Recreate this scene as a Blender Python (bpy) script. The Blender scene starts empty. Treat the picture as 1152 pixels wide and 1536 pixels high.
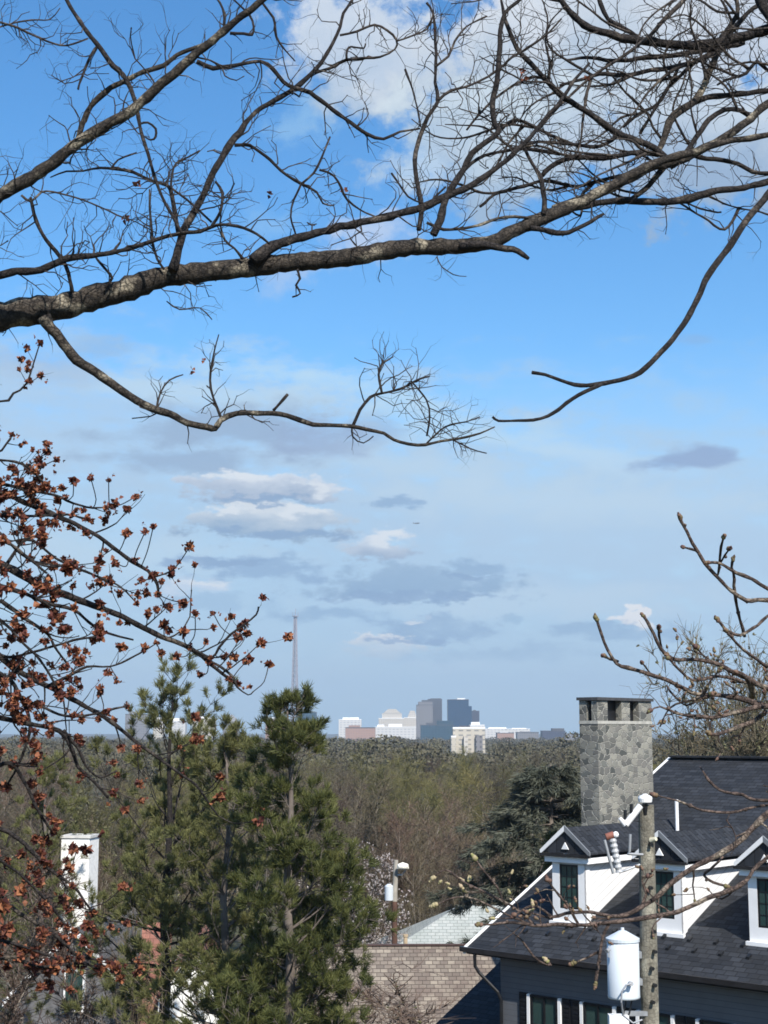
import bpy, math, random
import numpy as np
from mathutils import Vector, Matrix

random.seed(7)
RNG = np.random.default_rng(7)
sc = bpy.context.scene
col = sc.collection
R = math.radians

# ------------------------------------------------------------------ camera
EYE = 30.0
TILT = R(8.51)
F = 1536 * 52.0 / 36.0
cam = bpy.data.cameras.new('camera')
cam.sensor_fit = 'VERTICAL'; cam.sensor_height = 36.0; cam.lens = 52.0
cam.clip_start = 0.1; cam.clip_end = 60000
co = bpy.data.objects.new('camera', cam)
co.location = (0, 0, EYE); co.rotation_euler = (R(90) + TILT, 0, 0)
col.objects.link(co); sc.camera = co
ST, CT = math.sin(TILT), math.cos(TILT)

def ray(px, py):
    a = (px - 576.0) / F; b = (768.0 - py) / F
    return np.array([a, CT - b * ST, ST + b * CT])

def P(px, py, Y):
    """point of the sightline at forward distance Y"""
    d = ray(px, py)
    return np.array([0, 0, EYE]) + d * (Y / d[1])

def m_px(Y):               # metres per reference pixel at distance Y
    return Y / F

# ------------------------------------------------------------------ mesh building
class MB:
    def __init__(s): s.v = []; s.f = {3: [], 4: []}; s.n = 0; s.m = {3: [], 4: []}; s.ng = []
    def add(s, v, f, mi=0):
        v = np.asarray(v, dtype=np.float64); f = np.asarray(f, dtype=np.int64)
        if len(v) == 0 or len(f) == 0: return
        k = f.shape[1]
        s.v.append(v); s.f[k].append(f + s.n); s.m[k].append(np.full(len(f), mi)); s.n += len(v)
    def poly(s, pts, mi=0):
        pts = np.asarray(pts, dtype=np.float64)
        s.v.append(pts); s.ng.append((list(range(s.n, s.n + len(pts))), mi)); s.n += len(pts)
    def prism(s, pts, off, mi=0):
        """closed slab: polygon pts extruded by vector off"""
        pts = np.asarray(pts, dtype=np.float64); n = len(pts); o = np.asarray(off, dtype=np.float64)
        b = s.n
        s.v.append(np.vstack([pts, pts + o])); s.n += 2 * n
        nrm = np.zeros(3)
        for i in range(n): nrm += np.cross(pts[i], pts[(i + 1) % n])
        fl = np.dot(nrm, o) > 0
        bot = list(range(b, b + n)); top = list(range(b + n, b + 2 * n))
        s.ng.append((bot[::-1] if fl else bot, mi)); s.ng.append((top if fl else top[::-1], mi))
        for i in range(n):
            j = (i + 1) % n; q = [b + i, b + j, b + n + j, b + n + i]
            s.ng.append((q if fl else q[::-1], mi))
    def box(s, lo, hi, mi=0):
        x0, y0, z0 = lo; x1, y1, z1 = hi
        v = [(x0,y0,z0),(x1,y0,z0),(x1,y1,z0),(x0,y1,z0),(x0,y0,z1),(x1,y0,z1),(x1,y1,z1),(x0,y1,z1)]
        f = [(0,3,2,1),(4,5,6,7),(0,1,5,4),(1,2,6,5),(2,3,7,6),(3,0,4,7)]
        s.add(v, f, mi)
    def segs(s, p0, p1, r0, r1, sides=3, mi=0):
        p0 = np.asarray(p0, float); p1 = np.asarray(p1, float)
        n = len(p0)
        if n == 0: return
        r0 = np.broadcast_to(np.asarray(r0, float), (n,)); r1 = np.broadcast_to(np.asarray(r1, float), (n,))
        d = p1 - p0; L = np.linalg.norm(d, axis=1, keepdims=True); d = d / np.maximum(L, 1e-9)
        ref = np.where(np.abs(d[:, 2:3]) > .9, np.array([[1., 0, 0]]), np.array([[0, 0, 1.]]))
        a = np.cross(d, ref); a /= np.maximum(np.linalg.norm(a, axis=1, keepdims=True), 1e-9); b = np.cross(d, a)
        v = np.zeros((n, 2 * sides, 3))
        for k in range(sides):
            t = 2 * math.pi * k / sides
            o = a * math.cos(t) + b * math.sin(t)
            v[:, k] = p0 + o * r0[:, None]; v[:, sides + k] = p1 + o * r1[:, None]
        base = (np.arange(n) * 2 * sides)[:, None]
        f = [base + np.array([[k, (k + 1) % sides, sides + (k + 1) % sides, sides + k]]) for k in range(sides)]
        s.add(v.reshape(-1, 3), np.concatenate(f), mi)
    def tube(s, pts, rad, sides=8, mi=0, cap=True):
        pts = np.asarray(pts, float); n = len(pts); rad = np.broadcast_to(np.asarray(rad, float), (n,))
        t = np.gradient(pts, axis=0); t /= np.maximum(np.linalg.norm(t, axis=1, keepdims=True), 1e-9)
        a = np.cross(t[0], [0, 0, 1.0]) if abs(t[0][2]) < .9 else np.cross(t[0], [1.0, 0, 0])
        vs = []
        for i in range(n):
            a = a - t[i] * np.dot(a, t[i]); a = a / max(np.linalg.norm(a), 1e-9); b = np.cross(t[i], a)
            for k in range(sides):
                th = 2 * math.pi * k / sides
                vs.append(pts[i] + (a * math.cos(th) + b * math.sin(th)) * rad[i])
        f = []
        for i in range(n - 1):
            for k in range(sides):
                k2 = (k + 1) % sides
                f.append((i * sides + k, i * sides + k2, (i + 1) * sides + k2, (i + 1) * sides + k))
        b0 = s.n
        s.add(vs, f, mi)
        if cap:
            s.ng.append(([b0 + k for k in range(sides)][::-1], mi))
            s.ng.append(([b0 + (n - 1) * sides + k for k in range(sides)], mi))
    def cyl(s, p0, p1, r0, r1=None, sides=16, mi=0):
        s.tube([p0, p1], [r0, r0 if r1 is None else r1], sides, mi)
    def ball(s, c, r, mi=0, nu=8, nv=6, jit=0):
        c = np.asarray(c, float); v = [c + [0, 0, r]]
        for i in range(1, nv):
            a = math.pi * i / nv
            for k in range(nu):
                t = 2 * math.pi * k / nu; q = r * (1 + random.uniform(-jit, jit))
                v.append(c + q * np.array([math.sin(a) * math.cos(t), math.sin(a) * math.sin(t), math.cos(a)]))
        v.append(c - [0, 0, r]); last = len(v) - 1
        q = []; tr = []
        for k in range(nu):
            tr.append((0, 1 + k, 1 + (k + 1) % nu)); o = 1 + (nv - 2) * nu
            tr.append((last, o + (k + 1) % nu, o + k))
        for i in range(nv - 2):
            for k in range(nu):
                a0 = 1 + i * nu; q.append((a0 + k, a0 + nu + k, a0 + nu + (k + 1) % nu, a0 + (k + 1) % nu))
        b = s.n
        s.v.append(np.array(v)); s.n += len(v)
        s.f[3].append(np.array(tr) + b); s.m[3].append(np.full(len(tr), mi))
        s.f[4].append(np.array(q) + b); s.m[4].append(np.full(len(q), mi))
    def build(s, name, mats, parent=None, smooth=False, loc=None):
        me = bpy.data.meshes.new(name)
        if not isinstance(mats, (list, tuple)): mats = [mats]
        v = np.concatenate(s.v) if s.v else np.zeros((0, 3))
        if loc is not None: v = v - np.asarray(loc, float)
        loops = []; starts = []; mi = []; pos = 0
        for k in (3, 4):
            if s.f[k]:
                f = np.concatenate(s.f[k]); loops.append(f.ravel())
                starts.append(pos + np.arange(len(f)) * k); mi.append(np.concatenate(s.m[k])); pos += f.size
        if s.ng:
            lst = []; st = []
            for f, m in s.ng: st.append(pos + len(lst)); lst += f
            loops.append(np.array(lst)); starts.append(np.array(st)); mi.append(np.array([m for _, m in s.ng])); pos += len(lst)
        loops = np.concatenate(loops); starts = np.concatenate(starts); mi = np.concatenate(mi)
        me.vertices.add(len(v)); me.vertices.foreach_set('co', v.astype(np.float32).ravel())
        me.loops.add(len(loops)); me.loops.foreach_set('vertex_index', loops.astype(np.int32))
        me.polygons.add(len(starts)); me.polygons.foreach_set('loop_start', starts.astype(np.int32))
        me.polygons.foreach_set('material_index', mi.astype(np.int32))
        me.polygons.foreach_set('use_smooth', np.full(len(starts), bool(smooth)))
        for m in mats: me.materials.append(m)
        me.update(calc_edges=True); me.validate()
        o = bpy.data.objects.new(name, me); col.objects.link(o)
        if parent is not None: o.parent = parent
        if loc is not None: o.location = loc
        return o

def empty(name, loc=(0, 0, 0), rz=0):
    o = bpy.data.objects.new(name, None); o.location = loc; o.rotation_euler = (0, 0, rz)
    o.empty_display_size = .2; col.objects.link(o); return o

def tag(o, label=None, cat=None, group=None, kind=None):
    if label: o['label'] = label
    if cat: o['category'] = cat
    if group: o['group'] = group
    if kind: o['kind'] = kind
    return o

def copy_tree(o, parent=None):
    c = o.copy(); col.objects.link(c)
    if parent is not None: c.parent = parent
    for ch in list(o.children): copy_tree(ch, c)
    return c

# ------------------------------------------------------------------ materials
def new_mat(name):
    m = bpy.data.materials.new(name); m.use_nodes = True
    nt = m.node_tree; b = nt.nodes['Principled BSDF']
    b.inputs['Specular IOR Level'].default_value = .3
    return m, nt, b

def N(nt, t, **kw):
    n = nt.nodes.new(t)
    for k, v in kw.items():
        if k in n.inputs: n.inputs[k].default_value = v
        else: setattr(n, k, v)
    return n

def mixc(nt, fac, a, b, blend='MIX'):
    n = nt.nodes.new('ShaderNodeMix'); n.data_type = 'RGBA'; n.blend_type = blend
    for sock, val in ((n.inputs[0], fac), (n.inputs[6], a), (n.inputs[7], b)):
        if hasattr(val, 'links'): nt.links.new(val, sock)
        elif isinstance(val, (tuple, list)): sock.default_value = (*val[:3], 1)
        else: sock.default_value = val
    return n.outputs[2]

def ramp(nt, src, stops):
    r = nt.nodes.new('ShaderNodeValToRGB'); nt.links.new(src, r.inputs[0])
    e = r.color_ramp.elements
    while len(e) < len(stops): e.new(.5)
    for x, (p, c) in zip(e, stops):
        x.position = p; x.color = (*c, 1) if isinstance(c, (tuple, list)) else (c, c, c, 1)
    return r.outputs[0]

def simple(name, c, rough=.6, var=.12, scale=6, bump=0, metal=0):
    m, nt, b = new_mat(name)
    tc = N(nt, 'ShaderNodeTexCoord'); no = N(nt, 'ShaderNodeTexNoise', Scale=scale, Detail=6)
    nt.links.new(tc.outputs['Object'], no.inputs['Vector'])
    lo = tuple(x * (1 - var) for x in c); hi = tuple(min(1, x * (1 + var)) for x in c)
    nt.links.new(mixc(nt, ramp(nt, no.outputs[0], [(.35, 0.), (.65, 1.)]), lo, hi), b.inputs['Base Color'])
    b.inputs['Roughness'].default_value = rough; b.inputs['Metallic'].default_value = metal
    if bump:
        bu = N(nt, 'ShaderNodeBump', Strength=bump, Distance=.02); nt.links.new(no.outputs[0], bu.inputs['Height'])
        nt.links.new(bu.outputs[0], b.inputs['Normal'])
    return m

def bark(name, dark, mid, light, scale=14, patch=.5, bump=.8):
    m, nt, b = new_mat(name)
    tc = N(nt, 'ShaderNodeTexCoord')
    n1 = N(nt, 'ShaderNodeTexNoise', Scale=scale, Detail=8, Roughness=.65)
    n2 = N(nt, 'ShaderNodeTexNoise', Scale=scale * .45, Detail=4)
    vo = N(nt, 'ShaderNodeTexVoronoi', Scale=scale * 2.2); vo.feature = 'DISTANCE_TO_EDGE'
    for n in (n1, n2): nt.links.new(tc.outputs['Object'], n.inputs['Vector'])
    wv = nt.nodes.new('ShaderNodeVectorMath'); wv.operation = 'ADD'
    nt.links.new(tc.outputs['Object'], wv.inputs[0])
    sc_ = nt.nodes.new('ShaderNodeVectorMath'); sc_.operation = 'SCALE'; sc_.inputs['Scale'].default_value = .06
    nt.links.new(n1.outputs['Color'], sc_.inputs[0]); nt.links.new(sc_.outputs[0], wv.inputs[1])
    nt.links.new(wv.outputs[0], vo.inputs['Vector'])
    c = mixc(nt, ramp(nt, n1.outputs[0], [(.35, 0.), (.62, 1.)]), dark, mid)
    c = mixc(nt, ramp(nt, n2.outputs[0], [(patch, 0.), (patch + .12, 1.)]), c, light)
    crack = ramp(nt, vo.outputs['Distance'], [(0.0, 0.45), (.10, 1.)])
    c = mixc(nt, crack, dark, c)
    nt.links.new(c, b.inputs['Base Color']); b.inputs['Roughness'].default_value = .85
    mu = nt.nodes.new('ShaderNodeMath'); mu.operation = 'ADD'
    nt.links.new(crack, mu.inputs[0]); nt.links.new(n1.outputs[0], mu.inputs[1])
    bu = N(nt, 'ShaderNodeBump', Strength=bump, Distance=.03); nt.links.new(mu.outputs[0], bu.inputs['Height'])
    nt.links.new(bu.outputs[0], b.inputs['Normal'])
    return m

def leaf(name, cols, rough=.6, transl=.25, noise=None):
    """each leaf (mesh island) takes its own tone from the list"""
    m, nt, b = new_mat(name)
    g = N(nt, 'ShaderNodeNewGeometry')
    n = len(cols)
    src = g.outputs['Random Per Island']
    if noise:
        tc = N(nt, 'ShaderNodeTexCoord'); no = N(nt, 'ShaderNodeTexNoise', Scale=noise, Detail=3)
        nt.links.new(tc.outputs['Object'], no.inputs['Vector'])
        a = nt.nodes.new('ShaderNodeMath'); a.operation = 'MULTIPLY_ADD'
        nt.links.new(src, a.inputs[0]); a.inputs[1].default_value = .45
        mr = N(nt, 'ShaderNodeMapRange'); nt.links.new(no.outputs[0], mr.inputs[0])
        mr.inputs[1].default_value = .3; mr.inputs[2].default_value = .7; mr.inputs[3].default_value = 0; mr.inputs[4].default_value = .55
        nt.links.new(mr.outputs[0], a.inputs[2]); src = a.outputs[0]
    c = ramp(nt, src, [(i / max(1, n - 1), cc) for i, cc in enumerate(cols)])
    if 'bare_twig' in name:
        oi = N(nt, 'ShaderNodeObjectInfo'); tv = ramp(nt, oi.outputs['Random'], [(0, (.62, .60, .58)), (.35, (.9, .88, .85)), (.7, (1.15, 1.12, 1.0)), (1, (1.45, 1.3, 1.2))])
        c = mixc(nt, 1.0, c, tv, 'MULTIPLY')
    nt.links.new(c, b.inputs['Base Color']); b.inputs['Roughness'].default_value = rough
    b.inputs['Specular IOR Level'].default_value = .15
    if transl:
        tr = nt.nodes.new('ShaderNodeBsdfTranslucent'); nt.links.new(c, tr.inputs[0])
        mx = nt.nodes.new('ShaderNodeMixShader'); mx.inputs[0].default_value = transl
        nt.links.new(b.outputs[0], mx.inputs[1]); nt.links.new(tr.outputs[0], mx.inputs[2])
        nt.links.new(mx.outputs[0], nt.nodes['Material Output'].inputs[0])
    return m

def shingle(name, c1, c2, w, h, axes='xy', gap=.01, rough=.8, stain=None, bump=.6, scale_y=1.0, mortar=None):
    m, nt, b = new_mat(name)
    tc = N(nt, 'ShaderNodeTexCoord'); sp = N(nt, 'ShaderNodeSeparateXYZ'); cb = N(nt, 'ShaderNodeCombineXYZ')
    nt.links.new(tc.outputs['Object'], sp.inputs[0])
    def ax(k):
        if k in 'xyz': return sp.outputs['xyz'.index(k)]
        a = nt.nodes.new('ShaderNodeMath'); a.operation = 'ADD'          # 's' : x + y
        nt.links.new(sp.outputs[0], a.inputs[0]); nt.links.new(sp.outputs[1], a.inputs[1]); return a.outputs[0]
    nt.links.new(ax(axes[0]), cb.inputs[0]); nt.links.new(ax(axes[1]), cb.inputs[1])
    br = N(nt, 'ShaderNodeTexBrick', Scale=1.0)
    br.inputs['Brick Width'].default_value = w; br.inputs['Row Height'].default_value = h * scale_y
    br.inputs['Mortar Size'].default_value = gap; br.inputs['Mortar Smooth'].default_value = .3
    br.inputs['Color1'].default_value = (0, 0, 0, 1); br.inputs['Color2'].default_value = (1, 1, 1, 1)
    br.inputs['Mortar'].default_value = (.5, .5, .5, 1)
    nt.links.new(cb.outputs[0], br.inputs['Vector'])
    c = mixc(nt, br.outputs['Color'], c1, c2)
    no = N(nt, 'ShaderNodeTexNoise', Scale=1.1, Detail=7, Roughness=.7); nt.links.new(tc.outputs['Object'], no.inputs['Vector'])
    if stain: c = mixc(nt, ramp(nt, no.outputs[0], [(.42, 0.), (.66, .85)]), c, stain)
    mo = mortar or tuple(x * .45 for x in c1)
    c = mixc(nt, br.outputs['Fac'], c, mo)
    nt.links.new(c, b.inputs['Base Color']); b.inputs['Roughness'].default_value = rough
    inv = nt.nodes.new('ShaderNodeMath'); inv.operation = 'SUBTRACT'; inv.inputs[0].default_value = 1
    nt.links.new(br.outputs['Fac'], inv.inputs[1])
    ad = nt.nodes.new('ShaderNodeMath'); ad.operation = 'MULTIPLY_ADD'; ad.inputs[1].default_value = .4
    nt.links.new(br.outputs['Color'], ad.inputs[0]); nt.links.new(inv.outputs[0], ad.inputs[2])
    bu = N(nt, 'ShaderNodeBump', Strength=bump, Distance=.03); nt.links.new(ad.outputs[0], bu.inputs['Height'])
    nt.links.new(bu.outputs[0], b.inputs['Normal'])
    return m

def stone_mat(name):
    m, nt, b = new_mat(name)
    tc = N(nt, 'ShaderNodeTexCoord'); sp = N(nt, 'ShaderNodeSeparateXYZ'); nt.links.new(tc.outputs['Object'], sp.inputs[0])
    a = nt.nodes.new('ShaderNodeMath'); a.operation = 'ADD'; nt.links.new(sp.outputs[0], a.inputs[0]); nt.links.new(sp.outputs[1], a.inputs[1])
    cb = N(nt, 'ShaderNodeCombineXYZ'); nt.links.new(a.outputs[0], cb.inputs[0])
    zz = nt.nodes.new('ShaderNodeMath'); zz.operation = 'MULTIPLY'; zz.inputs[1].default_value = 1.6; nt.links.new(sp.outputs[2], zz.inputs[0])
    nt.links.new(zz.outputs[0], cb.inputs[1])
    no = N(nt, 'ShaderNodeTexNoise', Scale=5, Detail=4); nt.links.new(tc.outputs['Object'], no.inputs['Vector'])
    sv = nt.nodes.new('ShaderNodeVectorMath'); sv.operation = 'SCALE'; sv.inputs['Scale'].default_value = .28; nt.links.new(no.outputs['Color'], sv.inputs[0])
    av = nt.nodes.new('ShaderNodeVectorMath'); av.operation = 'ADD'; nt.links.new(cb.outputs[0], av.inputs[0]); nt.links.new(sv.outputs[0], av.inputs[1])
    ve = N(nt, 'ShaderNodeTexVoronoi', Scale=2.9, Randomness=.9); ve.feature = 'DISTANCE_TO_EDGE'; ve.voronoi_dimensions = '2D'
    vc = N(nt, 'ShaderNodeTexVoronoi', Scale=2.9, Randomness=.9); vc.voronoi_dimensions = '2D'
    nt.links.new(av.outputs[0], ve.inputs['Vector']); nt.links.new(av.outputs[0], vc.inputs['Vector'])
    sx = N(nt, 'ShaderNodeSeparateColor'); nt.links.new(vc.outputs['Color'], sx.inputs[0])
    c = ramp(nt, sx.outputs[0], [(0, (.06, .065, .06)), (.3, (.155, .15, .135)), (.62, (.26, .25, .21)), (1, (.11, .115, .105))])
    n2 = N(nt, 'ShaderNodeTexNoise', Scale=9, Detail=8, Roughness=.7); nt.links.new(tc.outputs['Object'], n2.inputs['Vector'])
    c = mixc(nt, ramp(nt, n2.outputs[0], [(.5, 0.), (.75, .6)]), c, (.10, .10, .095))
    edge = ramp(nt, ve.outputs['Distance'], [(.02, 0.), (.075, 1.)])
    c = mixc(nt, edge, (.36, .35, .31), c)
    nt.links.new(c, b.inputs['Base Color']); b.inputs['Roughness'].default_value = .9
    bu = N(nt, 'ShaderNodeBump', Strength=.9, Distance=.05); nt.links.new(edge, bu.inputs['Height']); nt.links.new(bu.outputs[0], b.inputs['Normal'])
    return m

def siding(name, c, pitch=.16, axis='z', rough=.5, slope=None):
    m, nt, b = new_mat(name)
    tc = N(nt, 'ShaderNodeTexCoord'); sp = N(nt, 'ShaderNodeSeparateXYZ'); nt.links.new(tc.outputs['Object'], sp.inputs[0])
    mo = nt.nodes.new('ShaderNodeMath'); mo.operation = 'DIVIDE'; mo.inputs[1].default_value = pitch
    src = sp.outputs['xyz'.index(axis)]
    if slope:                                   # boards laid along the roof slope: z - slope * y
        q = nt.nodes.new('ShaderNodeMath'); q.operation = 'MULTIPLY_ADD'; q.inputs[1].default_value = -slope
        nt.links.new(sp.outputs[1], q.inputs[0]); nt.links.new(sp.outputs[2], q.inputs[2]); src = q.outputs[0]
    nt.links.new(src, mo.inputs[0])
    fr = nt.nodes.new('ShaderNodeMath'); fr.operation = 'FRACT'; nt.links.new(mo.outputs[0], fr.inputs[0])
    gr = ramp(nt, fr.outputs[0], [(0, 0.), (.09, 1.)])
    no = N(nt, 'ShaderNodeTexNoise', Scale=3, Detail=6); nt.links.new(tc.outputs['Object'], no.inputs['Vector'])
    cc = mixc(nt, ramp(nt, no.outputs[0], [(.35, 0.), (.7, 1.)]), tuple(x * .9 for x in c), c)
    cc = mixc(nt, gr, tuple(x * .35 for x in c), cc)
    nt.links.new(cc, b.inputs['Base Color']); b.inputs['Roughness'].default_value = rough
    bu = N(nt, 'ShaderNodeBump', Strength=.7, Distance=.02); nt.links.new(fr.outputs[0], bu.inputs['Height']); nt.links.new(bu.outputs[0], b.inputs['Normal'])
    return m

def glass_mat(name, c=(.02, .03, .035), rough=.05):
    m, nt, b = new_mat(name)
    b.inputs['Base Color'].default_value = (*c, 1); b.inputs['Roughness'].default_value = rough
    b.inputs['Specular IOR Level'].default_value = .8
    no = N(nt, 'ShaderNodeTexNoise', Scale=2.5); tc = N(nt, 'ShaderNodeTexCoord'); nt.links.new(tc.outputs['Object'], no.inputs['Vector'])
    bu = N(nt, 'ShaderNodeBump', Strength=.08, Distance=.05); nt.links.new(no.outputs[0], bu.inputs['Height']); nt.links.new(bu.outputs[0], b.inputs['Normal'])
    return m

def facade(name, wall, glass, w, h, gap, axes='sz', rough=.5):
    m = shingle(name, tuple(x * .85 for x in glass), tuple(min(1, x * 1.2) for x in glass), w, h, axes, gap=gap, rough=rough, bump=.1, mortar=wall)
    for n in m.node_tree.nodes:
        if n.type == 'TEX_BRICK': n.offset = 0.0
    return m

M = {}
M['bark_old'] = bark('old_bark', (.012, .010, .009), (.07, .057, .044), (.27, .235, .175), 16, .54)
M['bark_dark'] = bark('dark_bark', (.010, .008, .008), (.034, .028, .025), (.11, .09, .072), 14, .58)
M['bark_twig'] = bark('twig_bark', (.026, .021, .018), (.078, .063, .053), (.18, .15, .12), 20, .58)
M['bark_bud'] = bark('budding_bark', (.05, .035, .03), (.14, .10, .08), (.30, .25, .19), 18, .56)
M['bark_far'] = simple('grey_bark', (.12, .10, .085), .9, .3, 3)
M['bark_wood'] = simple('woodland_bark', (.20, .175, .145), .9, .3, 1)
M['bark_pale'] = simple('pale_bark', (.42, .38, .32), .9, .3, 3)
M['red_leaf'] = leaf('dry_red_leaf', [(.03, .013, .014), (.085, .028, .024), (.15, .052, .036), (.23, .085, .045), (.31, .13, .06), (.11, .043, .038)], transl=.2)
M['bud'] = leaf('bud_scale', [(.08, .045, .04), (.16, .10, .07), (.12, .11, .05)], transl=0)
M['bud_pale'] = leaf('opening_bud', [(.35, .32, .16), (.42, .33, .22), (.25, .25, .10)], transl=.2)
M['pine'] = leaf('pine_needle', [(.030, .038, .016), (.072, .084, .030), (.125, .133, .044), (.165, .165, .06)], transl=.3, noise=1.3)
#('pine_needle', [(.020, .032, .013), (.045, .062, .020), (.075, .092, .030), (.10, .112, .042)], transl=.15, noise=1.3)
M['pine_pale'] = leaf('pale_pine_needle', [(.055, .06, .027), (.115, .12, .048), (.17, .17, .065), (.21, .20, .09)], transl=.3, noise=1.2)
#('pale_pine_needle', [(.035, .045, .022), (.07, .083, .035), (.105, .115, .05), (.13, .13, .065)], transl=.15, noise=1.2)
M['cedar'] = leaf('cedar_needle', [(.034, .040, .030), (.068, .076, .056), (.10, .106, .078), (.13, .13, .095)], transl=.12, noise=.9)
M['juniper'] = leaf('juniper_spray', [(.05, .055, .015), (.10, .10, .03), (.14, .13, .04)], transl=.1)
M['bud_green'] = leaf('young_leaf', [(.09, .08, .055), (.14, .13, .075), (.17, .165, .085), (.13, .11, .08)], transl=.25, noise=.6)
M['twig_brown'] = leaf('bare_twig_brown', [(.040, .033, .024), (.076, .064, .047), (.115, .10, .072), (.084, .075, .048)], transl=0, noise=.35)
M['twig_olive'] = leaf('bare_twig_olive', [(.042, .042, .020), (.085, .084, .036), (.125, .12, .05), (.092, .08, .046)], transl=0, noise=.35)
M['twig_red'] = leaf('bare_twig_red', [(.042, .030, .026), (.078, .056, .047), (.11, .083, .068), (.09, .074, .058)], transl=0, noise=.35)
M['blossom'] = leaf('white_blossom', [(.30, .27, .25), (.48, .44, .42), (.62, .58, .55), (.38, .30, .31)], transl=.2)
M['far_wood'] = leaf('wood_canopy', [(.060, .052, .040), (.080, .071, .049), (.094, .088, .054), (.105, .10, .058)], transl=0, noise=.035)

# ------------------------------------------------------------------ the lie of the land
def ground_z(x, y):
    d = np.hypot(x, np.maximum(y, 0))
    z = np.interp(d, [0, 8, 24, 50, 100, 200, 400, 1000, 3200, 5000, 9000], [-8.0, -9.0, -12, -13.6, -17.5, -20, -20.5, -22, -25, -18, -2])
    return EYE + z + .25 * np.sin(x * .11) * np.cos(y * .07)

def make_ground():
    rs = np.concatenate([np.linspace(0, 60, 25)[1:], np.geomspace(66, 8500, 60)])
    na = 96; v = [[0, 0, float(ground_z(0, 0))]]; f4 = []; f3 = []
    for r in rs:
        for k in range(na):
            a = 2 * math.pi * k / na; x, y = r * math.sin(a), r * math.cos(a)
            v.append([x, y, float(ground_z(x, y))])
    for k in range(na): f3.append((0, 1 + (k + 1) % na, 1 + k))
    for i in range(len(rs) - 1):
        for k in range(na):
            a, b = 1 + i * na + k, 1 + i * na + (k + 1) % na
            f4.append((a, b, b + na, a + na))
    m, nt, b = new_mat('ground_litter')
    tc = N(nt, 'ShaderNodeTexCoord'); n1 = N(nt, 'ShaderNodeTexNoise', Scale=.15, Detail=10, Roughness=.7); nt.links.new(tc.outputs['Object'], n1.inputs['Vector'])
    n2 = N(nt, 'ShaderNodeTexNoise', Scale=3, Detail=8); nt.links.new(tc.outputs['Object'], n2.inputs['Vector'])
    c = mixc(nt, ramp(nt, n1.outputs[0], [(.42, 0.), (.6, 1.)]), (.075, .06, .042), (.055, .07, .03))
    c = mixc(nt, ramp(nt, n2.outputs[0], [(.4, 0.), (.7, .7)]), c, (.10, .08, .055))
    nt.links.new(c, b.inputs['Base Color']); b.inputs['Roughness'].default_value = 1
    mb = MB(); mb.v.append(np.array(v)); mb.n = len(v)
    mb.f[3].append(np.array(f3)); mb.m[3].append(np.zeros(len(f3))); mb.f[4].append(np.array(f4)); mb.m[4].append(np.zeros(len(f4)))
    tag(mb.build('ground', m, smooth=True), kind='structure')
make_ground()

# ------------------------------------------------------------------ near branches
def catmull(p, step):
    p = np.asarray(p, float)
    q = np.vstack([2 * p[0] - p[1], p, 2 * p[-1] - p[-2]])
    out = []
    for i in range(1, len(q) - 2):
        n = max(2, int(np.linalg.norm(q[i + 1][:2] - q[i][:2]) / step))
        for t in np.arange(n) / n:
            a, b, c, d = q[i - 1], q[i], q[i + 1], q[i + 2]
            out.append(.5 * (2 * b + (c - a) * t + (2 * a - 5 * b + 4 * c - d) * t * t + (3 * b - a - 3 * c + d) * t ** 3))
    out.append(p[-1]); return np.array(out)

def rnd_dir(d, ang, flat=.55, up=0.0, rng=random):
    """turn d by about ang, keeping mostly to the spray's own plane"""
    v = np.array([rng.gauss(0, 1), rng.gauss(0, 1) * flat, rng.gauss(0, 1)])
    v -= d * np.dot(v, d); v /= max(np.linalg.norm(v), 1e-6)
    o = d * math.cos(ang) + v * math.sin(ang); o[2] += up
    return o / np.linalg.norm(o)

def grow(p, d, L, r, lev, segs, step, gnarl=.28, up=.03, kids=2.2, tips=None):
    """one twig with its own side twigs, as short tapering pieces"""
    n = max(2, int(L / step)); q = p.copy(); dd = d.copy()
    for i in range(n):
        ra = r * (1 - .5 * i / n); rb = r * (1 - .5 * (i + 1) / n)
        dd = rnd_dir(dd, abs(random.gauss(0, gnarl)), .5, up)
        e = q + dd * (L / n) * random.uniform(.8, 1.2)
        segs.append((q, e, ra, rb)); q = e
        if lev > 0 and i > 0 and random.random() < kids / n:
            grow(q, rnd_dir(dd, random.uniform(.5, 1.05), .5, up), L * random.uniform(.35, .7), max(rb * .75, r * .3), lev - 1, segs, step, gnarl, up, kids, tips)
    segs.append((q, q + dd * rb * 3.2, rb * 1.7, rb * 1.1))          # the bud at its end
    if tips is not None: tips.append((q, dd))

def flush(mb, segs, mi=0, sides=4):
    if not segs: return
    mb.segs(np.array([s[0] for s in segs]), np.array([s[1] for s in segs]), np.array([s[2] for s in segs]), np.array([s[3] for s in segs]), sides, mi)

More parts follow.
